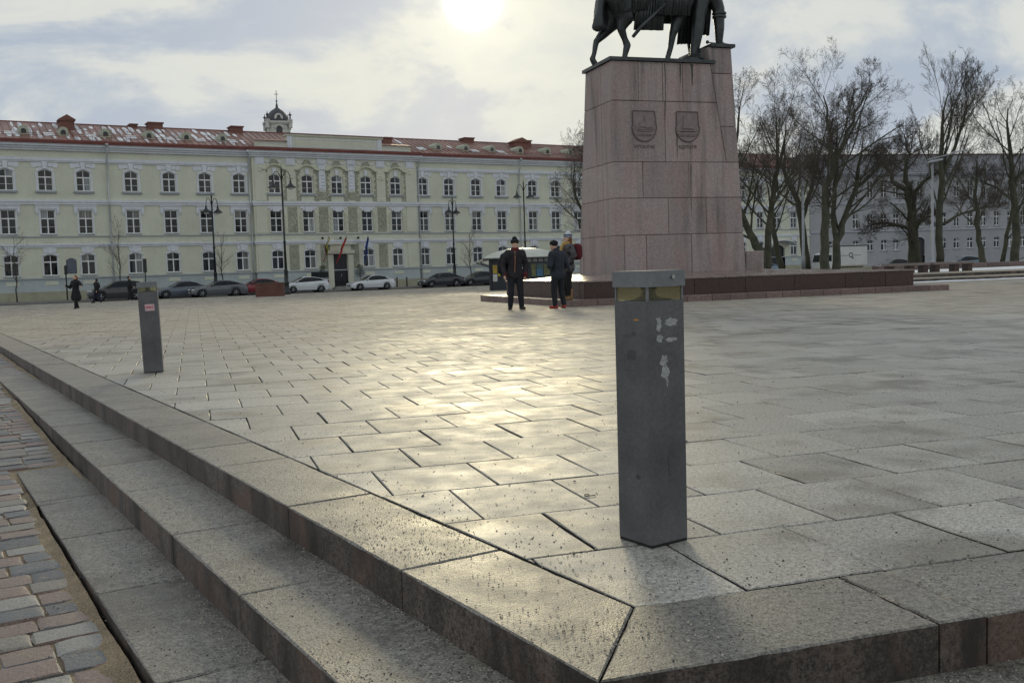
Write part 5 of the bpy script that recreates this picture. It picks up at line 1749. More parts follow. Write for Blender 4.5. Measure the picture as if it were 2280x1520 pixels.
car('parked_car', 'sedan', bk, (38.6, 100, -.655), R(193), 'dark car parked right of the white box truck')
car('parked_car', 'hatch', blp, (27.0, 108, -.655), R(193), 'pale car half hidden by the leftmost tree trunks beyond the pedestal')
car('parked_car', 'sedan', dg, (57.0, 108, -.655), R(193), 'dark car at the right edge behind the tree trunks')
# box truck
tr = empty('box_truck', (38.2, 115, -.655), R(193), label='white box truck with a small dark emblem on its side', cat='truck')
m_white = M('truck_white', (0.55, 0.56, 0.56), 0.5, 0.08, 1.0)
ob('cargo_box', B().bevbox(-3.0, 1.05, -1.1, 1.1, .85, 3.02, .05), m_white, tr)
ob('box_roof_edge', B().box(-3.05, 1.1, -1.13, 1.13, 3.02, 3.1), m_trimb, tr)
ob('box_skirt', B().box(-3.0, 1.05, -1.12, 1.12, .70, .85), M('dirty_skirt', (0.36, 0.35, 0.29), 0.7, 0.2, 3), tr)
ob('chassis', B().box(-2.9, 2.7, -.45, .45, .42, .70), m_trimb, tr)
ob('cab', B().xz([(1.15, .55), (2.85, .55), (2.85, 1.25), (2.6, 2.15), (1.9, 2.35), (1.15, 2.35)], -1.0, 1.0), m_white, tr)
for s_ in (-1, 1):
    y0, y1 = sorted((s_ * 1.0, s_ * 1.012))
    ob('side_window', B().xz([(1.5, 1.35), (2.6, 1.35), (2.42, 2.05), (1.5, 2.05)], y0, y1), m_glassd, tr)
    ob('headlight', B().box(2.83, 2.88, min(s_ * .6, s_ * .9), max(s_ * .6, s_ * .9), .8, .98), m_light, tr)
    for wx in (2.15, -1.9):
        tm, rm = wheel_meshes(.42)
        wo = link('tyre', tm, tr, (wx, s_ * .92, .42), 0 if s_ < 0 else math.pi)
        link('rim', rm, wo)
ob('windscreen', B().hexa([(2.855, -.9, 1.3), (2.855, .9, 1.3), (2.63, .85, 2.1), (2.63, -.85, 2.1), (2.875, -.9, 1.3), (2.875, .9, 1.3), (2.65, .85, 2.1), (2.65, -.85, 2.1)]), m_glassd, tr)
em = B()
for i in range(14):
    a0, a1 = i * 2 * math.pi / 14, (i + 1) * 2 * math.pi / 14
    em.tube([(-.9 + .22 * math.cos(a0), 1.105, 2.0 + .24 * math.sin(a0)), (-.9 + .22 * math.cos(a1), 1.105, 2.0 + .24 * math.sin(a1))], .045, 4)
em.tube([(-1.0, 1.105, 1.85), (-1.2, 1.105, 1.6)], .06, 4).box(-2.2, -1.25, 1.1, 1.108, 1.93, 1.98).box(-.6, .35, 1.1, 1.108, 1.93, 1.98)
ob('emblem', em, m_trimb, tr)

# ------------------------------------------------------------------ street lamps
m_iron = M('black_cast_iron', (0.018, 0.022, 0.024), 0.45, 0.2, 4)
m_globe = M('milky_lamp_glass', (0.62, 0.64, 0.64), 0.2, 0.05, 4)
def lamp(loc, rz, h, label):
    r = empty('street_lamp', loc, rz, label=label, cat='street lamp', group='twin black street lamps along the street')
    ob('base', B().lathe([(.30, 0), (.30, .25), (.22, .32), (.20, .9), (.24, .95), (.17, 1.05), (.15, 1.9), (.18, 1.95), (.12, 2.05)], 12), m_iron, r, smooth=True)
    ob('post', B().lathe([(.11, 2.0), (.085, 4.2), (.12, 4.25), (.12, 4.33), (.08, 4.4), (.06, h - .1), (.085, h - .08), (.05, h), (.015, h + .35)], 10), m_iron, r, smooth=True)
    for s_ in (-1, 1):
        arm = [(0, 0, h - 1.0), (s_ * .12, 0, h - .55), (s_ * .30, 0, h - .22), (s_ * .52, 0, h - .22), (s_ * .66, 0, h - .5), (s_ * .70, 0, h - .85)]
        ob('arm', B().tube(arm, .032, 6), m_iron, r, smooth=True)
        ob('lamp_shade', B().lathe([(.05, 0), (.09, -.16), (.10, -.30), (.30, -.52), (.44, -.62), (.44, -.66), (.30, -.64)], 14, (s_ * .70, 0, h - .85)), m_iron, r, smooth=True)
        ob('globe', B().ell((s_ * .70, 0, h - 1.52), (.26, .26, .15), 12, 8), m_globe, r, smooth=True)
    return r
lamp((*FQ(23.8, 92.3), -.5), FA + .5, 9.0, 'twin street lamp on the pavement behind the grey coupe')
lamp((-18.35, 81.3, STREET + .1), FA - .2, 10.2, 'tall twin street lamp beside the brown planter and white hatchback')
lamp((*FQ(48.7, 92.3), -.5), FA + .5, 9.0, 'twin street lamp behind the dark blue saloon car')
lamp((*FQ(53.6, 86), STREET), FA - .3, 10.3, 'twin street lamp rising behind the kiosk roof')
m_pole = M('galvanised_pole', (0.33, 0.35, 0.38), 0.5, 0.1, 3, metal=0.3)
r = empty('lighting_mast', (17.8, 60, .3), 0, label='tall plain grey mast between the tree trunks beside the pedestal', cat='mast')
ob('mast', B().lathe([(.12, 0), (.12, .9), (.09, .95), (.06, 8.5)], 10), m_pole, r, smooth=True)
ob('mast_cap', B().lathe([(.1, 8.5), (.1, 8.58), (.03, 8.64)], 10), m_pole, r)
r = empty('lighting_mast', (22.2, 52, .28), R(-8), label='grey street mast with two flat lamp heads near the benches', cat='mast')
ob('mast', B().lathe([(.10, 0), (.10, .7), (.07, .75), (.05, 5.7)], 10), m_pole, r, smooth=True)
ob('arm', B().tube([(-.25, 0, 5.72), (1.1, 0, 6.0)], .035, 6), m_pole, r)
ob('lamp_head', B().hexa([(.9, -.16, 5.95), (1.7, -.12, 6.12), (1.7, .12, 6.12), (.9, .16, 5.95), (.9, -.14, 6.05), (1.7, -.1, 6.18), (1.7, .1, 6.18), (.9, .14, 6.05)]), m_pole, r)
ob('lamp_head', B().hexa([(-.2, -.16, 5.55), (.5, -.12, 5.68), (.5, .12, 5.68), (-.2, .16, 5.55), (-.2, -.14, 5.65), (.5, -.1, 5.76), (.5, .1, 5.76), (-.2, .14, 5.65)]), m_pole, r)

# ------------------------------------------------------------------ planter, signs, kiosk, door plants, flags
m_corten = M('rusty_steel', (0.115, 0.048, 0.035), 0.7, 0.25, 2, streak=0.3, streak_col=(0.05, 0.022, 0.018))
pz = gz(-18.4, 74.5)
pl_ = empty('planter_box', (-18.0, 74.2, pz), R(6), label='rusty brown rectangular planter box at the plaza edge by the lamp', cat='planter')
ob('box', B().box(-1.02, 1.02, -.45, .45, 0, 1.0).box(-1.05, 1.05, -.48, .48, .94, 1.01), m_corten, pl_)
ob('soil', B().box(-.98, .98, -.4, .4, 1.01, 1.03), m_ground, pl_)
tw_ = B()
for i in range(40):
    x, y = random.uniform(-.9, .9), random.uniform(-.35, .35)
    tw_.tube([(x, y, 1.0), (x + random.uniform(-.1, .1), y, 1.03 + random.random() * .14)], .008, 3)
ob('dry_stems', tw_, M('dry_stem', (0.10, 0.075, 0.05), 0.9), pl_, kind='stuff')
sg = empty('arched_sign', (*FQ(11.1, 91.9), -.5), FA, label='dark arched notice board on a post on the far pavement', cat='sign')
ob('post', B().tube([(0, 0, 0), (0, 0, 2.9)], .06, 8), m_iron, sg)
ob('post_collar', B().lathe([(.09, 2.2), (.12, 2.25), (.12, 2.9), (.06, 3.0)], 8), m_iron, sg)
ob('board', B().xz([(.12, 2.3), (.85, 2.3)] + arch_pts(.485, .365, 3.6, .2)[::-1], -.05, .05), M('slate_board', (0.10, 0.11, 0.15), 0.5, 0.15, 3), sg)
ob('frame', B().box(.08, .13, -.06, .06, 2.28, 3.45).box(.83, .88, -.06, .06, 2.28, 3.45).box(.13, .83, -.06, .06, 2.26, 2.31), m_iron, sg)
sg = empty('narrow_sign', (*FQ(17.55, 91.9), -.5), FA, label='narrow dark sign seen edge-on on a post behind the left bollard', cat='sign')
ob('post', B().tube([(0, 0, 0), (0, 0, 2.4)], .05, 8), m_iron, sg)
ob('board', B().box(-.11, .11, -.3, .3, 2.2, 3.4), m_iron, sg)
# kiosk
kz = gz(0.8, 62)
ks = empty('kiosk', (0.75, 62.6, kz), R(-4), label='dark glazed kiosk with a pale curved roof behind the two men', cat='kiosk')
m_kd = M('kiosk_dark_steel', (0.016, 0.021, 0.032), 0.35, 0.15, 3)
m_kr = M('kiosk_pale_roof', (0.50, 0.52, 0.46), 0.35, 0.12, 2)
m_kg = M('kiosk_glass', (0.03, 0.04, 0.045), 0.06, 0.3, 1.5)
ob('body', B().box(-1.85, 1.9, -1.2, 1.4, 0, 1.95), m_kd, ks)
for i, (x0, x1) in enumerate(((-1.75, -1.2), (-1.1, -.35), (-.25, .45), (.62, 1.85))):
    ob('window', B().box(x0, x1, -1.22, -1.2, .75, 1.6), m_kg, ks)
for i in range(6):
    ob('name_panel', B().box(-.3 + i * .36, -.02 + i * .36, -1.225, -1.2, 1.70, 1.90), M('kiosk_panel', (0.32, 0.34, 0.36), 0.4) if i == 0 else bpy.data.materials['kiosk_panel'], ks)
m_pa = M('poster_blue', (0.06, 0.16, 0.28), 0.5, 0.35, 6)
m_pb = M('poster_olive', (0.13, 0.14, 0.06), 0.5, 0.4, 5)
m_pc = M('poster_yellow', (0.42, 0.30, 0.04), 0.5, 0.2, 4)
m_pd = M('poster_white', (0.55, 0.56, 0.55), 0.5, 0.1, 4)
for x0, x1, z0, z1, mt in ((.68, .95, .8, 1.55, m_pb), (1.0, 1.4, .8, 1.25, m_pa), (1.02, 1.4, 1.27, 1.55, M('poster_teal', (0.07, 0.13, 0.13), 0.5, 0.3, 6)), (1.45, 1.8, .85, 1.5, m_pb), (.1, .3, 1.1, 1.35, m_pd)):
    ob('poster', B().box(x0, x1, -1.235, -1.222, z0, z1), mt, ks)
for x0, x1, z0, z1, mt in ((-1.72, -1.45, 1.05, 1.55, m_pc), (-1.72, -1.45, .55, 1.0, m_pd)):
    ob('poster', B().box(x0, x1, -1.24, -1.222, z0, z1), mt, ks)
o = link('sign_letters', text_mesh('sign_letters', 'LES', .21, .004, m_pd), ks, (-.42, -1.232, 1.71))
o.rotation_euler = (R(90), 0, 0)
rb_ = B()
prof = [(1.0, 1.95), (1.0, 2.02), (.86, 2.20), (.66, 2.38), (.42, 2.52), (.18, 2.58), (.02, 2.60)]
for i, (f, z_) in enumerate(prof):
    for (sx, sy) in ((-1, -1), (1, -1), (1, 1), (-1, 1)):
        rb_.v.append((.1 + sx * 2.35 * f, .1 + sy * 1.8 * f, z_))
for i in range(len(prof) - 1):
    for j in range(4):
        rb_.f.append((i * 4 + j, i * 4 + (j + 1) % 4, (i + 1) * 4 + (j + 1) % 4, (i + 1) * 4 + j))
rb_.f.append((3, 2, 1, 0))
ob('roof', rb_, m_kr, ks)
ob('eave', B().box(-2.28, 2.48, -1.73, 1.93, 1.90, 1.97), m_kd, ks)
ob('awning', B().hexa([(-2.9, -1.5, 1.72), (-2.2, -1.5, 1.88), (-2.2, 1.5, 1.88), (-2.9, 1.5, 1.72), (-2.9, -1.5, 1.77), (-2.2, -1.5, 1.98), (-2.2, 1.5, 1.98), (-2.9, 1.5, 1.77)]), m_kr, ks)
for y in (-1.4, 1.4):
    ob('bracket', B().tube([(-1.85, y, 1.4), (-2.2, y, 1.55), (-2.75, y, 1.74)], .035, 5), m_kd, ks)
ob('corner_post', B().box(-1.95, -1.82, -1.3, -1.18, 0, 1.95), m_kd, ks)
ob('ridge_seam', B().tube([(.1, -1.72, 1.98), (.1, -1.45, 2.2), (.1, -1.1, 2.39), (.1, -.6, 2.54), (.1, .1, 2.62)], .03, 5), m_kd, ks)
# clipped bushes by the entrance
m_leafd = M('dark_evergreen', (0.02, 0.032, 0.02), 0.7, 0.3, 6)
for q, lb in ((36.0 - 1.35, 'clipped dark bush on a stem left of the entrance door'), (38.6, 'clipped dark bush on a stem right of the entrance door')):
    tb = empty('clipped_bush', (*FQ(q, 93.6), -.5), FA, label=lb, cat='plant', group='clipped bushes by the entrance')
    ob('pot', B().lathe([(.22, 0), (.30, .45), (.33, .5), (.28, .5)], 12), m_kerb, tb)
    ob('trunk', B().tube([(0, 0, .4), (0, 0, 1.5)], .04, 6), m_corten, tb)
    fo = B()
    for i in range(1500):
        a, h_, rr_ = random.random() * 6.28, random.random(), random.random() ** .4
        zc_, rz_ = (1.55, .55) if h_ < .65 else (2.15, .38)
        ph = math.acos(random.uniform(-1, 1))
        c_ = Vector((rr_ * rz_ * math.sin(ph) * math.cos(a), rr_ * rz_ * math.sin(ph) * math.sin(a), zc_ + rr_ * rz_ * .85 * math.cos(ph)))
        d1, d2 = Vector((random.gauss(0, 1), random.gauss(0, 1), random.gauss(0, 1))).normalized() * .06, Vector((random.gauss(0, 1), random.gauss(0, 1), random.gauss(0, 1))).normalized() * .05
        fo.add([c_, c_ + d1, c_ + d2], [(0, 1, 2)])
    ob('crown', fo, m_leafd, tb, kind='stuff')
# flags on slanted poles
def flag(q, mats, label, drop, w_, tilt):
    drop, w_ = drop * .8, w_ * .8
    fr = empty('flag', (*FQ(q, 94.5), 3.3), FA, label=label, cat='flag', group='flags by the entrance')
    pole = [(0, 0, 0), (tilt, -1.3, 1.5)]
    ob('pole', B().tube(pole, .025, 6), m_pipe, fr)
    p0, p1 = Vector(pole[0]).lerp(Vector(pole[1]), .25), Vector(pole[1])
    n_ = 10
    for k_, mt in enumerate(mats):
        b_ = B()
        lo, hi = k_ / len(mats), (k_ + 1) / len(mats)
        for i in range(n_ + 1):
            t = i / n_
            for f in (lo, hi):
                a = p1.lerp(p0, f)
                x = a.x - w_ * t * .45 + .10 * math.sin(t * 7 + f * 5)
                y = a.y - .05 + .08 * math.cos(t * 9 + f * 4)
                z = a.z - drop * t - .15 * f * t
                b_.v.append((x, y, z)); b_.v.append((x, y + .012, z))
        for i in range(n_):
            o0 = i * 4
            b_.f += [(o0, o0 + 2, o0 + 6, o0 + 4), (o0 + 5, o0 + 7, o0 + 3, o0 + 1), (o0, o0 + 4, o0 + 5, o0 + 1), (o0 + 2, o0 + 3, o0 + 7, o0 + 6)]
        ob('cloth', b_, mt, fr, smooth=True)
mf = lambda n_, c_: M(n_, c_, 0.85, 0.12, 5)
flag(35.2, [mf('flag_yellow', (0.55, 0.38, 0.03)), mf('flag_green', (0.02, 0.16, 0.06)), mf('flag_red_a', (0.30, 0.02, 0.025))], 'folded yellow, green and red flag left of the entrance door', 1.7, .5, .1)
flag(36.9, [mf('flag_red', (0.42, 0.022, 0.02))], 'large red flag hanging over the entrance door', 1.9, 1.6, .25)
flag(39.6, [mf('flag_blue', (0.012, 0.04, 0.20))], 'blue flag hanging right of the entrance door', 2.0, .5, -.15)
for i, q in enumerate((41.9, 43.0, 41.0)):
    ob('short_post', B().lathe([(.07, 0), (.07, .85), (.09, .9), (.05, 1.0)], 8), m_iron, None, (*FQ(q, 92.0 + (i == 2) * .3), -.5), label=('thin black pavement post, %s of the three right of the white saloon' % ('middle', 'rightmost', 'leftmost')[i]), cat='post', group='black posts on the far pavement')

# ------------------------------------------------------------------ raised terrace, benches, low wall, lawn
def gbox(name, u0, u1, v0, v1, z0, z1, mat, parent=None, **kw):
    o = ob(name, B().box(u0, u1, v0, v1, z0, z1), mat, parent, (*G(0, 0), 0), GA, **kw) if parent is None else ob(name, B().box(u0, u1, v0, v1, z0, z1), mat, parent)
    return o
ter = empty('terrace', (*G(0, 0), 0), GA, kind='structure')
u = 20.6
while u < 75:
    wd = random.uniform(1.1, 1.5)
    for v0, v1, zt in ((28.85, 31.0, .14), (31.0, 34.4, .27)):
        me = stone_mesh('terrace_step', [(u + .005, v0), (u + wd - .005, v0), (u + wd - .005, v1), (u + .005, v1)], -.3, zt, bev=.006, step=.5, chip=.003, mats=[m_step, m_riser])
        link('terrace_step', me, ter)
    u += wd
m_lawn = M('winter_lawn', (0.085, 0.085, 0.045), 0.95, 0.35, 0.5, fine=0.3, fscale=10)
ob('lawn', B().prism([(22.5, 34.4), (95, 34.4), (95, 66), (38, 66), (27.5, 50)], -.8, .245), m_lawn, None, (*G(0, 0), 0), GA, kind='structure')
snb = B()
def snow_strip(b, u0, u1, v0, v1, z, lift=.05):
    n_ = max(6, int((u1 - u0) * 3))
    top = [(u0 + (u1 - u0) * i / n_, v1 + .25 * (fbm(i * .4, 3.3) - .5), z) for i in range(n_ + 1)]
    bot = [(u0 + (u1 - u0) * i / n_, v0 + .25 * (fbm(i * .4, 8.1) - .5), z) for i in range(n_ + 1)]
    mid = [((t_[0]), (t_[1] + b_[1]) / 2, z + lift + .04 * fbm(i * .7, 1.0)) for i, (t_, b_) in enumerate(zip(top, bot))]
    for i in range(n_):
        b.add([bot[i], bot[i + 1], mid[i + 1], mid[i]], [(0, 1, 2, 3)])
        b.add([mid[i], mid[i + 1], top[i + 1], top[i]], [(0, 1, 2, 3)])
snow_strip(snb, 25.5, 62, 35.3, 42.6, .25, .03)
snow_strip(snb, 42, 70, 44.2, 52, .25, .12)
snow_strip(snb, 24, 46, 28.62, 28.84, .004, .02)
ob('snow', snb, m_snow, None, (*G(0, 0), 0), GA, kind='stuff', smooth=True)
lw = empty('low_wall', (*G(0, 0), 0), GA, label='long low dark red stone wall edging the snowy lawn', cat='wall')
u = 34.6
while u < 66:
    bev(ob('wall_slab', B().box(u + .005, u + 1.495, 43.0, 43.5, .1, .53 + random.uniform(-.004, .004)), m_stepred, lw))
    u += 1.5
m_bench = M('bench_stone', (0.20, 0.165, 0.155), 0.6, 0.2, 3)
for i, (u0, lb) in enumerate(((28.6, 'stone bench on dark blocks, left of the two beside the mast'), (31.1, 'stone bench on dark blocks, right of the two beside the mast'))):
    bn_ = empty('stone_bench', (*G(u0, 34.6), .245), GA, label=lb, cat='bench', group='stone benches on the terrace')
    bev(ob('seat', B().box(0, 2.3, 0, .5, .34, .46), m_bench, bn_))
    for x in (.1, 1.2, 1.95):
        bev(ob('leg', B().box(x, x + .28, .06, .44, 0, .34), m_redgran, bn_))

wire = B().tube([(.0 + .022 * math.cos(a) * (1 + .3 * math.sin(2 * a)), .03 * math.sin(a), .006) for a in [i * .55 for i in range(10)]] + [(.05, -.03, .005), (.062, -.042, .004)], .0035, 6)
wire.v = [(v_[0] * .55, v_[1] * .55, v_[2] * .7) for v_ in wire.v]
ob('bent_wire', wire, m_iron, None, (0.32, 4.46, 0.001), R(20), smooth=True, label='small bent dark wire lying on the slabs left of the near bollard', cat='wire')
# ------------------------------------------------------------------ bare trees
m_bark = M('mossy_bark', (0.058, 0.058, 0.038), 0.9, 0.35, 2.5, fine=0.3, fscale=25, bump=0.8, bscale=14)
m_twig = M('twig_bark', (0.085, 0.072, 0.060), 0.9, 0.2, 3)
m_barky = M('street_tree_bark', (0.07, 0.062, 0.052), 0.9, 0.25, 3)
class Tree:
    def __init__(s, seed, lim=0.035):
        s.r = random.Random(seed)
        s.t, s.c = B(), B()
        s.lim = lim
    def perp(s, d):
        a = Vector((s.r.gauss(0, 1), s.r.gauss(0, 1), s.r.gauss(0, 1)))
        a = a - d * a.dot(d)
        return a.normalized()
    def line(s, p, d, L, r0, r1, nseg, wob, up):
        pts, rad = [Vector(p)], [r0]
        d = Vector(d).normalized()
        for i in range(nseg):
            d = (d + s.perp(d) * wob * s.r.uniform(.3, 1) + Vector((0, 0, up))).normalized()
            pts.append(pts[-1] + d * (L / nseg))
            rad.append(r0 + (r1 - r0) * ((i + 1) / nseg) ** .8)
        return pts, rad
    def twig(s, p, d, L, r0):
        """three-sided, one kink"""
        d = Vector(d).normalized()
        a = s.perp(d)
        c_ = d.cross(a)
        m_ = p + d * L * .5
        e_ = m_ + (d + a * s.r.uniform(-.35, .35) + Vector((0, 0, .12))).normalized() * L * .5
        o = len(s.c.v)
        for q, r in ((p, r0), (m_, r0 * .75)):
            for k_ in ((1, 0), (-.5, .87), (-.5, -.87)):
                s.c.v.append(tuple(q + (a * k_[0] + c_ * k_[1]) * r))
        s.c.v.append(tuple(e_))
        s.c.f += [(o, o + 1, o + 4, o + 3), (o + 1, o + 2, o + 5, o + 4), (o + 2, o, o + 3, o + 5), (o + 3, o + 4, o + 6), (o + 4, o + 5, o + 6), (o + 5, o + 3, o + 6)]
        return [p, m_, e_], [r0, r0 * .75, r0 * .4]
    def grow(s, p, d, L, r0, lev, P):
        nl = len(P['n'])
        if lev >= 3:
            pts, rad = s.twig(p, d, L, r0)
        else:
            pts, rad = s.line(p, d, L, r0, r0 * .4, (7, 6, 5)[lev], P['wob'], P['up'])
            b = s.t if r0 > s.lim else s.c
            b.tube(pts, rad, (8, 6, 4)[lev], cap=False)
        if lev < nl:
            s.kids(pts, rad, L, lev, P)
    def kids(s, pts, rad, L, lev, P):
        n = P['n'][lev]
        f0 = P['from'] if lev == 0 else .18
        for i in range(n):
            f = f0 + (1 - f0) * (i + s.r.random()) / n
            x = f * (len(pts) - 1)
            i0 = min(int(x), len(pts) - 2)
            q = pts[i0].lerp(pts[i0 + 1], x - i0)
            dd = (pts[i0 + 1] - pts[i0]).normalized()
            ang = R(s.r.uniform(*P['ang']))
            nd = dd * math.cos(ang) + s.perp(dd) * math.sin(ang) + Vector((0, 0, .12))
            nl_ = L * P['len'][lev] * s.r.uniform(.65, 1.15) * (1.2 - .65 * f)
            rr = max(P['rmin'], min(.085, rad[i0] * P['rad'][lev]) * s.r.uniform(.7, 1.0))
            s.grow(q, nd, nl_, rr, lev + 1, P)
def tree(name, loc, stems, P, seed, label, bark=None, lim=.035, group=None, hs_=.84):
    """stems: hand-set main stems [(points, radii)], each then branched procedurally"""
    T = Tree(seed, lim)
    for pts, rad in stems:
        pts = [Vector((p[0], p[1], p[2] * hs_)) for p in pts]
        fp, fr = [], []
        for i in range(len(pts) - 1):          # refine with slight wobble
            for j in range(3):
                t = j / 3
                w_ = Vector((T.r.gauss(0, .05), T.r.gauss(0, .05), 0)) * (0 if i == 0 and j == 0 else 1)
                fp.append(pts[i].lerp(pts[i + 1], t) + w_)
                fr.append((rad[i] + (rad[i + 1] - rad[i]) * t) * .88)
        fp.append(pts[-1]); fr.append(rad[-1])
        T.t.tube(fp, fr, 9, cap=True)
        L = sum((b_ - a).length for a, b_ in zip(fp[:-1], fp[1:]))
        T.kids(fp, fr, L, 0, P)
    r = empty(name, loc, 0, label=label, cat='tree', group=group)
    ob('trunk', T.t, bark or m_bark, r, smooth=True)
    ob('crown', T.c, m_twig, r, kind='stuff')
    return r, len(T.c.f)
PB = {'n': [13, 7, 6, 4, 3], 'from': .28, 'ang': (26, 64), 'len': [.52, .54, .58, .64, .66], 'rad': [.40, .46, .5, .55, .7], 'rmin': .0055, 'wob': .16, 'up': .06}
def P_(**kw):
    d_ = dict(PB)
    d_.update(kw)
    return d_
zl = .24
grp = 'bare trees on the lawn'
tree('bare_tree', (12.4, 48, zl), [([(0, 0, 0), (-.25, 0, 1.4), (-.75, .2, 2.6), (-1.25, .4, 4.6), (-1.3, .3, 7.6), (-1.1, .2, 9.8)], [.34, .27, .19, .15, .09, .03]), ([(.05, 0, .2), (.15, 0, 2.0), (.3, -.1, 4.0), (.65, -.2, 6.2), (.6, 0, 9.0)], [.24, .19, .15, .11, .03])], P_(), 3, 'leaning two-stemmed bare tree just right of the pedestal', group=grp)
tree('bare_tree', (15.4, 56, zl), [([(0, 0, 0), (-.35, 0, 2.2), (-.6, .1, 4.6), (-.2, .2, 6.5), (.4, .2, 9.6)], [.2, .17, .14, .10, .03])], P_(), 11, 'slender leaning bare tree second from the pedestal', group=grp)
tree('bare_tree', (18.6, 62, zl), [([(0, 0, 0), (-.2, 0, 3.0), (-.5, .1, 5.2), (-1.3, .2, 7.6), (-1.2, .3, 10.2)], [.32, .25, .2, .13, .03]), ([(-.3, 0, 3.8), (.3, .1, 6.0), (.9, .2, 8.5), (1.4, .2, 10.8)], [.18, .14, .09, .03])], P_(), 23, 'forked bare tree behind the tall plain mast', group=grp)
tree('bare_tree', (16.6, 52, zl), [([(0, 0, 0), (-.05, 0, 2.5), (.05, 0, 4.8), (.45, 0, 6.6), (.3, .1, 8.6), (0, .2, 11.0)], [.29, .25, .22, .17, .10, .03]), ([(.4, 0, 6.4), (1.0, .1, 8.2), (1.7, .2, 9.9), (2.3, .2, 11.3)], [.14, .11, .07, .02])], P_(), 31, 'tall bare tree with the truck behind, left of a pair of trunks', group=grp)
tree('bare_tree', (17.45, 53, zl), [([(0, 0, 0), (.1, 0, 2.0), (.6, 0, 3.6), (1.25, .1, 6.0), (1.5, .1, 8.2)], [.27, .22, .17, .12, .03]), ([(.1, 0, 1.6), (-.1, .1, 4.0), (.1, .1, 6.5), (.2, .2, 9.5)], [.17, .14, .10, .03]), ([(1.0, .1, 5.2), (2.3, 0, 6.6), (3.6, 0, 7.7)], [.11, .08, .02])], P_(), 43, 'bare tree forking low in a wide V before the truck', group=grp)
tree('bare_tree', (24.5, 60, zl), [([(0, 0, 0), (-.05, 0, 1.6), (-.1, 0, 3.6), (-.35, 0, 5.6)], [.50, .38, .33, .27]), ([(-.3, 0, 5.4), (-1.2, .1, 6.3), (-1.6, .1, 7.4), (-2.4, .2, 8.5)], [.20, .15, .11, .03]), ([(-.3, 0, 5.4), (-.5, .2, 6.8), (-.2, .3, 8.2), (-.5, .3, 9.7)], [.2, .15, .1, .03]), ([(-.25, 0, 5.2), (.6, .1, 6.2), (1.5, .1, 6.9), (2.2, .1, 7.2)], [.16, .12, .08, .02]), ([(-.05, 0, 2.7), (-1.0, 0, 3.2), (-2.0, 0, 3.4), (-3.0, .1, 3.1)], [.14, .11, .08, .02]), ([(-.1, 0, 3.0), (.7, 0, 3.6), (1.4, 0, 3.9)], [.14, .11, .05])], P_(wob=.28, ang=(30, 66), up=.03), 57, 'broad gnarled bare tree with the thickest trunk', group=grp)
tree('bare_tree', (25.2, 58, zl), [([(0, 0, 0), (0, 0, 3.0), (.05, 0, 6.0), (.15, .1, 8.8), (.5, .1, 12.0)], [.27, .22, .19, .13, .03]), ([(.1, 0, 6.4), (.9, .1, 8.4), (1.5, .2, 10.2), (2.2, .2, 12.2)], [.14, .11, .07, .02]), ([(.05, 0, 3.0), (1.0, 0, 3.6), (2.2, 0, 4.1), (3.4, .1, 4.2)], [.12, .09, .06, .02])], P_(ang=(18, 42), up=.12), 61, 'tall upright bare tree directly right of the mast with lamp heads', group=grp)
tree('bare_tree', (31.6, 66, zl), [([(0, 0, 0), (-.3, 0, 2.0), (-.5, 0, 4.2), (-.5, .1, 6.2), (-.4, .1, 8.6)], [.26, .2, .17, .11, .02])], P_(n=[13, 7, 6, 4, 3]), 77, 'short curving bare tree right of the tall upright tree', group=grp)
tree('bare_tree', (35.8, 72, zl), [([(0, 0, 0), (.3, 0, 2.4), (.8, 0, 4.8), (1.0, .1, 8.0)], [.2, .16, .12, .02])], P_(), 83, 'thin leaning bare tree second from the right edge', group=grp)
tree('bare_tree', (31.6, 62, zl), [([(0, 0, 0), (.05, 0, 3.0), (-.05, 0, 6.0), (-.3, .1, 8.5), (-.4, .1, 11.6)], [.32, .26, .21, .14, .03]), ([(-.05, 0, 6.2), (1.2, .1, 7.6), (2.0, .1, 9.5), (2.6, .2, 11.0)], [.15, .12, .08, .02]), ([(0, 0, 4.6), (-1.2, 0, 5.8), (-2.6, 0, 6.6)], [.12, .09, .02])], P_(), 91, 'tall bare tree at the right edge of the lawn', group=grp)
tree('bare_tree', (6.4, 70, gz(6.4, 70)), [([(0, 0, 0), (-.4, 0, 3.0), (-1.0, 0, 5.4), (-1.7, .1, 8.0), (-1.6, .1, 10.2)], [.24, .19, .15, .09, .02]), ([(-.2, 0, 2.4), (.2, 0, 5.5), (.2, .1, 8.5), (-.2, .1, 11.2)], [.15, .12, .08, .02])], P_(), 101, 'bare tree leaning out from behind the left edge of the pedestal')
m_fir = M('brown_cedar_needles', (0.10, 0.055, 0.03), 0.9, 0.3, 3)
PS = {'n': [16, 6, 4], 'from': .30, 'ang': (28, 60), 'len': [.36, .45, .5], 'rad': [.45, .5, .6], 'rmin': .007, 'wob': .14, 'up': .05}
for q, h_, sd, lb in ((7.3, 5.6, 5, 'small bare street tree at the far left of the pavement'), (15.6, 6.4, 6, 'small bare street tree behind the dark sport utility car'), (24.5, 5.3, 8, 'small bare street tree by the lamp post behind the coupe'), (50.8, 5.4, 9, 'small bare street tree left of the kiosk')):
    tree('street_tree', (*FQ(q, 92.7), -.5), [([(0, 0, 0), (.03, 0, 1.6), (.0, .02, h_ * .55), (.05, 0, h_)], [.075, .06, .045, .01])], PS, sd, lb, bark=m_barky, lim=.012, hs_=1.0, group='small street trees on the far pavement')
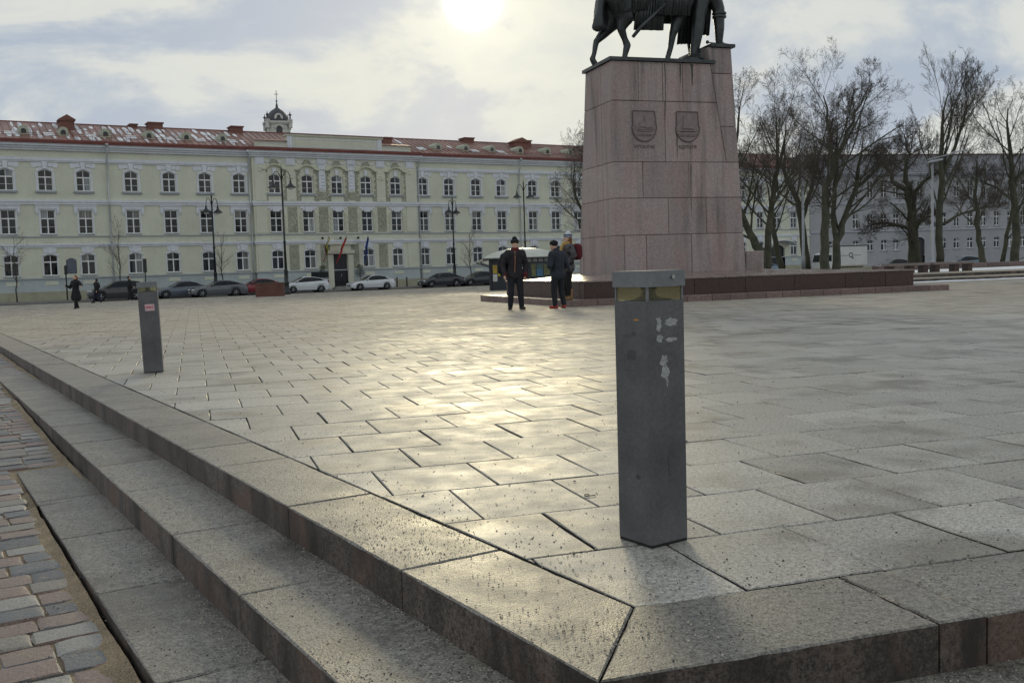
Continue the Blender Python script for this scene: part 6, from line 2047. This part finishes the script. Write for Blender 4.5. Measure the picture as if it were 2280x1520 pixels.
# ------------------------------------------------------------------ people
m_skin = M('skin', (0.58, 0.36, 0.27), 0.55, 0.08, 10)
def cloth(n_, c_, v=0.18, s=14):
    return M(n_, c_, 0.9, v, s, bump=0.35, bscale=30)
def V3(*a):
    return Vector(a)
def person(name, loc, face, h, label, feet, hands, mats, knees=None, elbows=None, lean=(0, 0), head=(0, 0), coat_len=0.0, hat=None, hair=None, shoe_len=.14, hide_hands=False, coat_flare=0.0, group=None):
    """local frame: faces +y, x to its right, z up; built for 1.75 m and scaled"""
    r = empty(name, loc, face, label=label, cat='person', group=group)
    k_ = h / 1.75
    r.scale = (k_, k_, k_)
    hipc = V3(lean[0] * .25, lean[1] * .25, .93)
    chest = V3(lean[0] * .8, lean[1] * .8, 1.30)
    neck = V3(lean[0], lean[1], 1.49)
    hd = V3(lean[0] + head[0], lean[1] + head[1], 1.625)
    hips = [hipc + V3(s_ * .095, 0, 0) for s_ in (-1, 1)]
    shs = [chest + V3(s_ * .185, -.01, .12) for s_ in (-1, 1)]
    feet = [V3(*f) for f in feet]
    hands = [V3(*f) for f in hands]
    kn_ = [(hips[i].lerp(feet[i], .52) + V3(0, .045, 0)) if not knees else V3(*knees[i]) for i in (0, 1)]
    el = []
    for i in (0, 1):
        m_ = shs[i].lerp(hands[i], .5)
        el.append(m_ + V3((-1, 1)[i] * .07, -.09, -.02) if not elbows else V3(*elbows[i]))
    b = B()
    b.cap(hipc, chest, .135, .15); b.cap(chest + V3(-.09, 0, .05), chest + V3(.09, 0, .05), .12, .12)
    b.cap(neck - V3(0, 0, .06), neck + V3(0, .01, .05), .058, .055)
    b.ell(hd, (.078, .098, .118), 14, 10)
    b.ell(hd + V3(0, .03, -.06), (.058, .07, .07), 12, 8)
    b.cap(hd + V3(0, .098, .0), hd + V3(0, .118, -.028), .010, .014, 8)
    for s_ in (-1, 1):
        b.ell(hd + V3(s_ * .08, -.005, -.005), (.012, .026, .034), 8, 6)
    b.cap(hd + V3(-.022, .092, -.062), hd + V3(.022, .092, -.062), .009, .009, 6)
    for i in (0, 1):
        b.cap(hips[i], kn_[i], .083, .056); b.cap(kn_[i], feet[i] + V3(0, 0, .08), .056, .042)
        b.cap(shs[i], el[i], .055, .045); b.cap(el[i], hands[i], .043, .032)
        d_ = (hands[i] - el[i]).normalized()
        sd_ = V3(0, 1, 0) if abs(d_.y) < .7 else V3(1, 0, 0)
        sd_ = (sd_ - d_ * sd_.dot(d_)).normalized()
        palm = hands[i] + d_ * .05
        b.cap(hands[i], palm + d_ * .03, .030, .034)
        for j, ln in enumerate((.070, .082, .078, .062)):
            o_ = sd_ * (-.030 + j * .020)
            p0 = palm + d_ * .045 + o_
            inn = V3(-(-1, 1)[i], 0, 0) * .012
            b.cap(p0, p0 + d_ * ln * .55 + inn * .4, .0095, .009, 6)
            b.cap(p0 + d_ * ln * .55 + inn * .4, p0 + d_ * ln + inn * 1.6, .009, .0075, 6)
        b.cap(palm + sd_ * .03, palm + sd_ * .055 + d_ * .045, .011, .009, 6)
    blob('body', b, mats['skin'], r, vox=.0115, smooth_it=1)
    for s_ in (-1, 1):
        ob('eye', B().ell(hd + V3(s_ * .031, .089, .012), (.012, .008, .007), 8, 6), m_trimb, r)
    # clothing
    j = B()
    zh = hipc.z - .06 - coat_len
    j.cap(hipc + V3(0, 0, -.02), chest, .165, .185)
    j.cap(chest + V3(-.11, 0, .06), chest + V3(.11, 0, .06), .15, .15)
    j.cap(hipc + V3(-.05, 0, -.04), hipc + V3(.05, 0, -.04), .165, .165)
    if coat_len > .05:
        for s_ in (-1, 1):
            j.cap(hipc + V3(s_ * .06, 0, -.05), V3(hipc.x * .6 + s_ * (.08 + coat_flare), hipc.y * .6, zh + .12), .165, .15 + coat_flare * .5)
        j.cap(hipc, V3(hipc.x * .6, hipc.y * .6, zh + .12), .16, .16)
    for i in (0, 1):
        j.cap(shs[i] + V3(0, 0, -.01), el[i], .092, .076); j.cap(el[i], hands[i], .076, .056)
    j.cap(neck - V3(0, 0, .05), neck + V3(0, .01, .02), .105, .085)
    blob('jacket', j, mats['jacket'], r, vox=.017, smooth_it=3)
    t_ = B()
    for i in (0, 1):
        t_.cap(hips[i] + V3(0, 0, .05), kn_[i], .112, .082); t_.cap(kn_[i], feet[i] + V3(0, 0, .10), .082, .068)
    t_.cap(hips[0], hips[1], .115, .115)
    blob('trousers', t_, mats['trousers'], r, vox=.017, smooth_it=3)
    for i in (0, 1):
        dirx = .35 * (-1, 1)[i]
        a_ = feet[i]
        dv = V3(dirx, 1, 0).normalized()
        s2 = B().cap(a_ - dv * .05 + V3(0, 0, .045), a_ + dv * shoe_len + V3(0, 0, .035), .047, .042)
        if mats.get('boot'):
            s2.cap(a_ + V3(0, 0, .06), a_ + V3(0, 0, .26), .066, .078)
        blob('shoe', s2, mats['shoe'], r, vox=.014, smooth_it=2)
    if hat:
        hb_ = B()
        hb_.ell(hd + V3(0, -.022, .062), (.096, .108, .095), 16, 10)
        if hat == 'tall':
            hb_.ell(hd + V3(0, -.03, .135), (.07, .08, .075), 14, 8)
        hb_.lathe([(.092, -.02), (.106, 0), (.108, .05), (.10, .07)], 18, hd + V3(0, -.018, .045), 1.0, 1.10)
        blob('hat', hb_, mats['hat'], r, vox=.012, smooth_it=1)
        if mats.get('stripe'):
            ob('hat_stripe', B().lathe([(.108, .045), (.112, .052), (.112, .070), (.106, .077)], 20, hd + V3(0, -.018, .045), 1.0, 1.10), mats['stripe'], r, smooth=True)
            ob('hat_stripe', B().lathe([(.109, .005), (.113, .010), (.113, .026), (.109, .031)], 20, hd + V3(0, -.018, .045), 1.0, 1.10), mats['stripe'], r, smooth=True)
    if hair:
        hh = B()
        hh.ell(hd + V3(0, -.03, .03), (.092, .10, .115), 14, 10)
        if hair == 'long':
            for s_ in (-1, 0, 1):
                hh.cap(hd + V3(s_ * .07, -.05, .0), hd + V3(s_ * .09, -.04, -.24), .055, .05)
        blob('hair', hh, mats['hair'], r, vox=.014, smooth_it=2)
    return r, dict(chest=chest, neck=neck, hd=hd, hipc=hipc, shs=shs, k=k_)
m_blk = cloth('black_cloth', (0.010, 0.010, 0.012))
m_jean = cloth('dark_jeans', (0.012, 0.014, 0.020))
m_darkj = cloth('dark_padded_jacket', (0.020, 0.017, 0.022), .5, 9)
m_navy = cloth('navy_jacket', (0.022, 0.028, 0.040), .4, 8)
m_burg = cloth('burgundy_cloth', (0.10, 0.010, 0.016))
m_shoeb = M('black_shoe', (0.012, 0.012, 0.013), 0.5)
m_shoer = M('red_shoe', (0.32, 0.03, 0.022), 0.6)
m_tan = cloth('tan_boot', (0.26, 0.15, 0.07))
m_whitek = cloth('white_knit', (0.60, 0.62, 0.66), .1)
m_blue = cloth('blue_stripe', (0.03, 0.05, 0.14))
m_scarf = cloth('mustard_scarf', (0.42, 0.27, 0.08))
m_patt = cloth('black_white_wool', (0.07, 0.065, 0.07), .9, 9)
m_hair = cloth('dark_hair', (0.02, 0.014, 0.010))
m_ginger = cloth('fur_trim', (0.17, 0.065, 0.022))
pgrp = 'people standing by the monument'
# man facing the camera, hand at his side, rucksack on one shoulder
x, y = .12, 25.1
man, J = person('person', (x, y, gz(x, y)), R(188), 1.77, 'person in dark padded jacket, black beanie and rucksack facing the camera', [(-.15, .02, 0), (.13, -.02, 0)], [(-.25, .08, .84), (.27, .10, .87)],
    dict(skin=m_skin, jacket=m_darkj, trousers=m_jean, shoe=m_shoeb, hat=m_blk), hat='tall', lean=(-.03, .0), group=pgrp)
ob('collar', B().lathe([(.085, -.07), (.108, -.02), (.102, .05), (.085, .06)], 16, J['neck'], 1.0, 1.05), m_burg, man, smooth=True)
ob('zip', B().tube([J['neck'] + V3(.02, .11, -.02), J['chest'] + V3(.03, .205, -.05), J['hipc'] + V3(.03, .185, 0)], .007, 5), M('orange_zip', (0.45, 0.20, 0.10), 0.6), man)
for s_ in (-1, 1):
    ob('cuff', B().cap(V3(s_ * .26, .085, .845), V3(s_ * .262, .09, .885), .058, .06), m_burg, man, smooth=True)
bp = empty('rucksack', (x, y, gz(x, y)), R(188), label='dark rucksack on the back of the person facing the camera', cat='bag')
bp.scale = (J['k'],) * 3
rb2 = B().cap(V3(.06, -.24, 1.0), V3(.06, -.26, 1.32), .16, .14).cap(V3(.20, -.22, .98), V3(.20, -.24, 1.30), .16, .14).cap(V3(.33, -.18, .98), V3(.31, -.18, 1.22), .09, .09)
blob('bag', rb2, m_blk, bp, vox=.018)
ob('strap', B().tube([V3(.14, -.15, 1.42), V3(.15, .02, 1.49), V3(.15, .17, 1.36), V3(.17, .17, 1.15)], .022, 6), m_blk, bp, smooth=True)
ob('side_bottle', B().lathe([(.03, 0), (.032, .12), (.014, .15), (.014, .17)], 10, (.36, -.18, .84)), M('yellow_bottle', (0.5, 0.45, 0.05), 0.4), bp, smooth=True)
# man in navy seen from behind, looking down at his hands
x, y = 1.22, 25.05
nav, J = person('person', (x, y, gz(x, y)), R(38), 1.70, 'person in navy jacket, black cap and red shoes seen from behind', [(-.13, .0, 0), (.14, -.04, 0)], [(-.12, .24, 1.10), (.10, .26, 1.08)],
    dict(skin=m_skin, jacket=m_navy, trousers=m_jean, shoe=m_shoer, hat=m_blk), hat='cap', head=(-.04, .07), lean=(0, .04), elbows=[(-.30, -.02, 1.10), (.30, -.02, 1.10)], coat_len=.04, group=pgrp)
ob('phone', B().box(-.04, .04, .30, .315, 1.12, 1.26), m_trimb, nav)
# woman on the step behind him
x, y = 1.53, 25.98
wo, J = person('person', (x, y, .172), R(112), 1.72, 'person in white knitted hat with blue stripes and long mustard scarf on the monument step', [(-.09, .0, 0), (.09, .0, 0)], [(-.22, .14, .96), (.14, .26, 1.30)],
    dict(skin=m_skin, jacket=m_patt, trousers=m_blk, shoe=m_tan, boot=True, hat=m_whitek, stripe=m_blue, hair=m_ginger), hat='tall', hair='long', coat_len=.14, elbows=[(-.29, -.05, 1.18), (.28, .02, 1.16)], group=pgrp)
ob('scarf', B().lathe([(.10, -.08), (.125, -.03), (.12, .04), (.09, .06)], 16, J['neck'], 1.0, 1.1).tube([J['neck'] + V3(.03, .12, -.02), J['chest'] + V3(.04, .20, -.05), J['hipc'] + V3(.06, .20, .0), J['hipc'] + V3(.07, .18, -.12)], [.05, .06, .06, .055], 8), m_scarf, wo, smooth=True)
rk2 = empty('red_rucksack', (x, y, .172), R(112), label='dark red rucksack worn by the person with the white hat', cat='bag')
rk2.scale = (J['k'],) * 3
blob('bag', B().cap(V3(-.08, -.26, 1.18), V3(-.08, -.27, 1.38), .13, .12).cap(V3(.08, -.26, 1.18), V3(.08, -.27, 1.38), .13, .12), m_burg, rk2, vox=.018)
ob('strap', B().tube([V3(-.14, -.15, 1.42), V3(-.13, .0, 1.48), V3(-.13, .16, 1.34)], .02, 6), m_burg, rk2, smooth=True)
# walkers further off on the left
x, y = -22.2, 50.6
person('person', (x, y, gz(x, y)), R(160), 1.70, 'person in long black coat with ginger fur hood walking with arms spread', [(-.05, .14, 0), (.05, -.12, .02)], [(-.50, .12, 1.18), (.46, .18, 1.22)],
    dict(skin=m_skin, jacket=m_blk, trousers=m_blk, shoe=m_shoeb, hair=m_ginger), hair='long', coat_len=.42, coat_flare=.05, elbows=[(-.38, -.02, 1.22), (.36, .0, 1.12)], group='people crossing the square on the left')
x, y = -29.9, 71.6
person('person', (x, y, gz(x, y)), R(75), 1.74, 'person in short dark jacket and blue trousers striding past the dark car', [(-.08, .26, 0), (.08, -.26, .03)], [(-.26, -.16, .92), (.26, .18, .94)],
    dict(skin=m_skin, jacket=m_blk, trousers=cloth('navy_trousers', (0.012, 0.016, 0.035)), shoe=m_shoeb, hair=m_hair), hair='short', coat_len=.10, group='people crossing the square on the left')
x, y = -28.4, 73.9
person('person', (x, y, gz(x, y)), R(-70), 1.85, 'person in black coat and white shoes standing beside the left bollard', [(-.12, .12, 0), (.12, -.14, 0)], [(-.14, .20, 1.02), (.16, .20, 1.0)],
    dict(skin=m_skin, jacket=m_blk, trousers=m_blk, shoe=M('white_shoe', (0.6, 0.6, 0.6), 0.6), hair=m_hair), hair='short', coat_len=.16, elbows=[(-.34, -.05, 1.12), (.34, -.05, 1.12)], group='people crossing the square on the left')
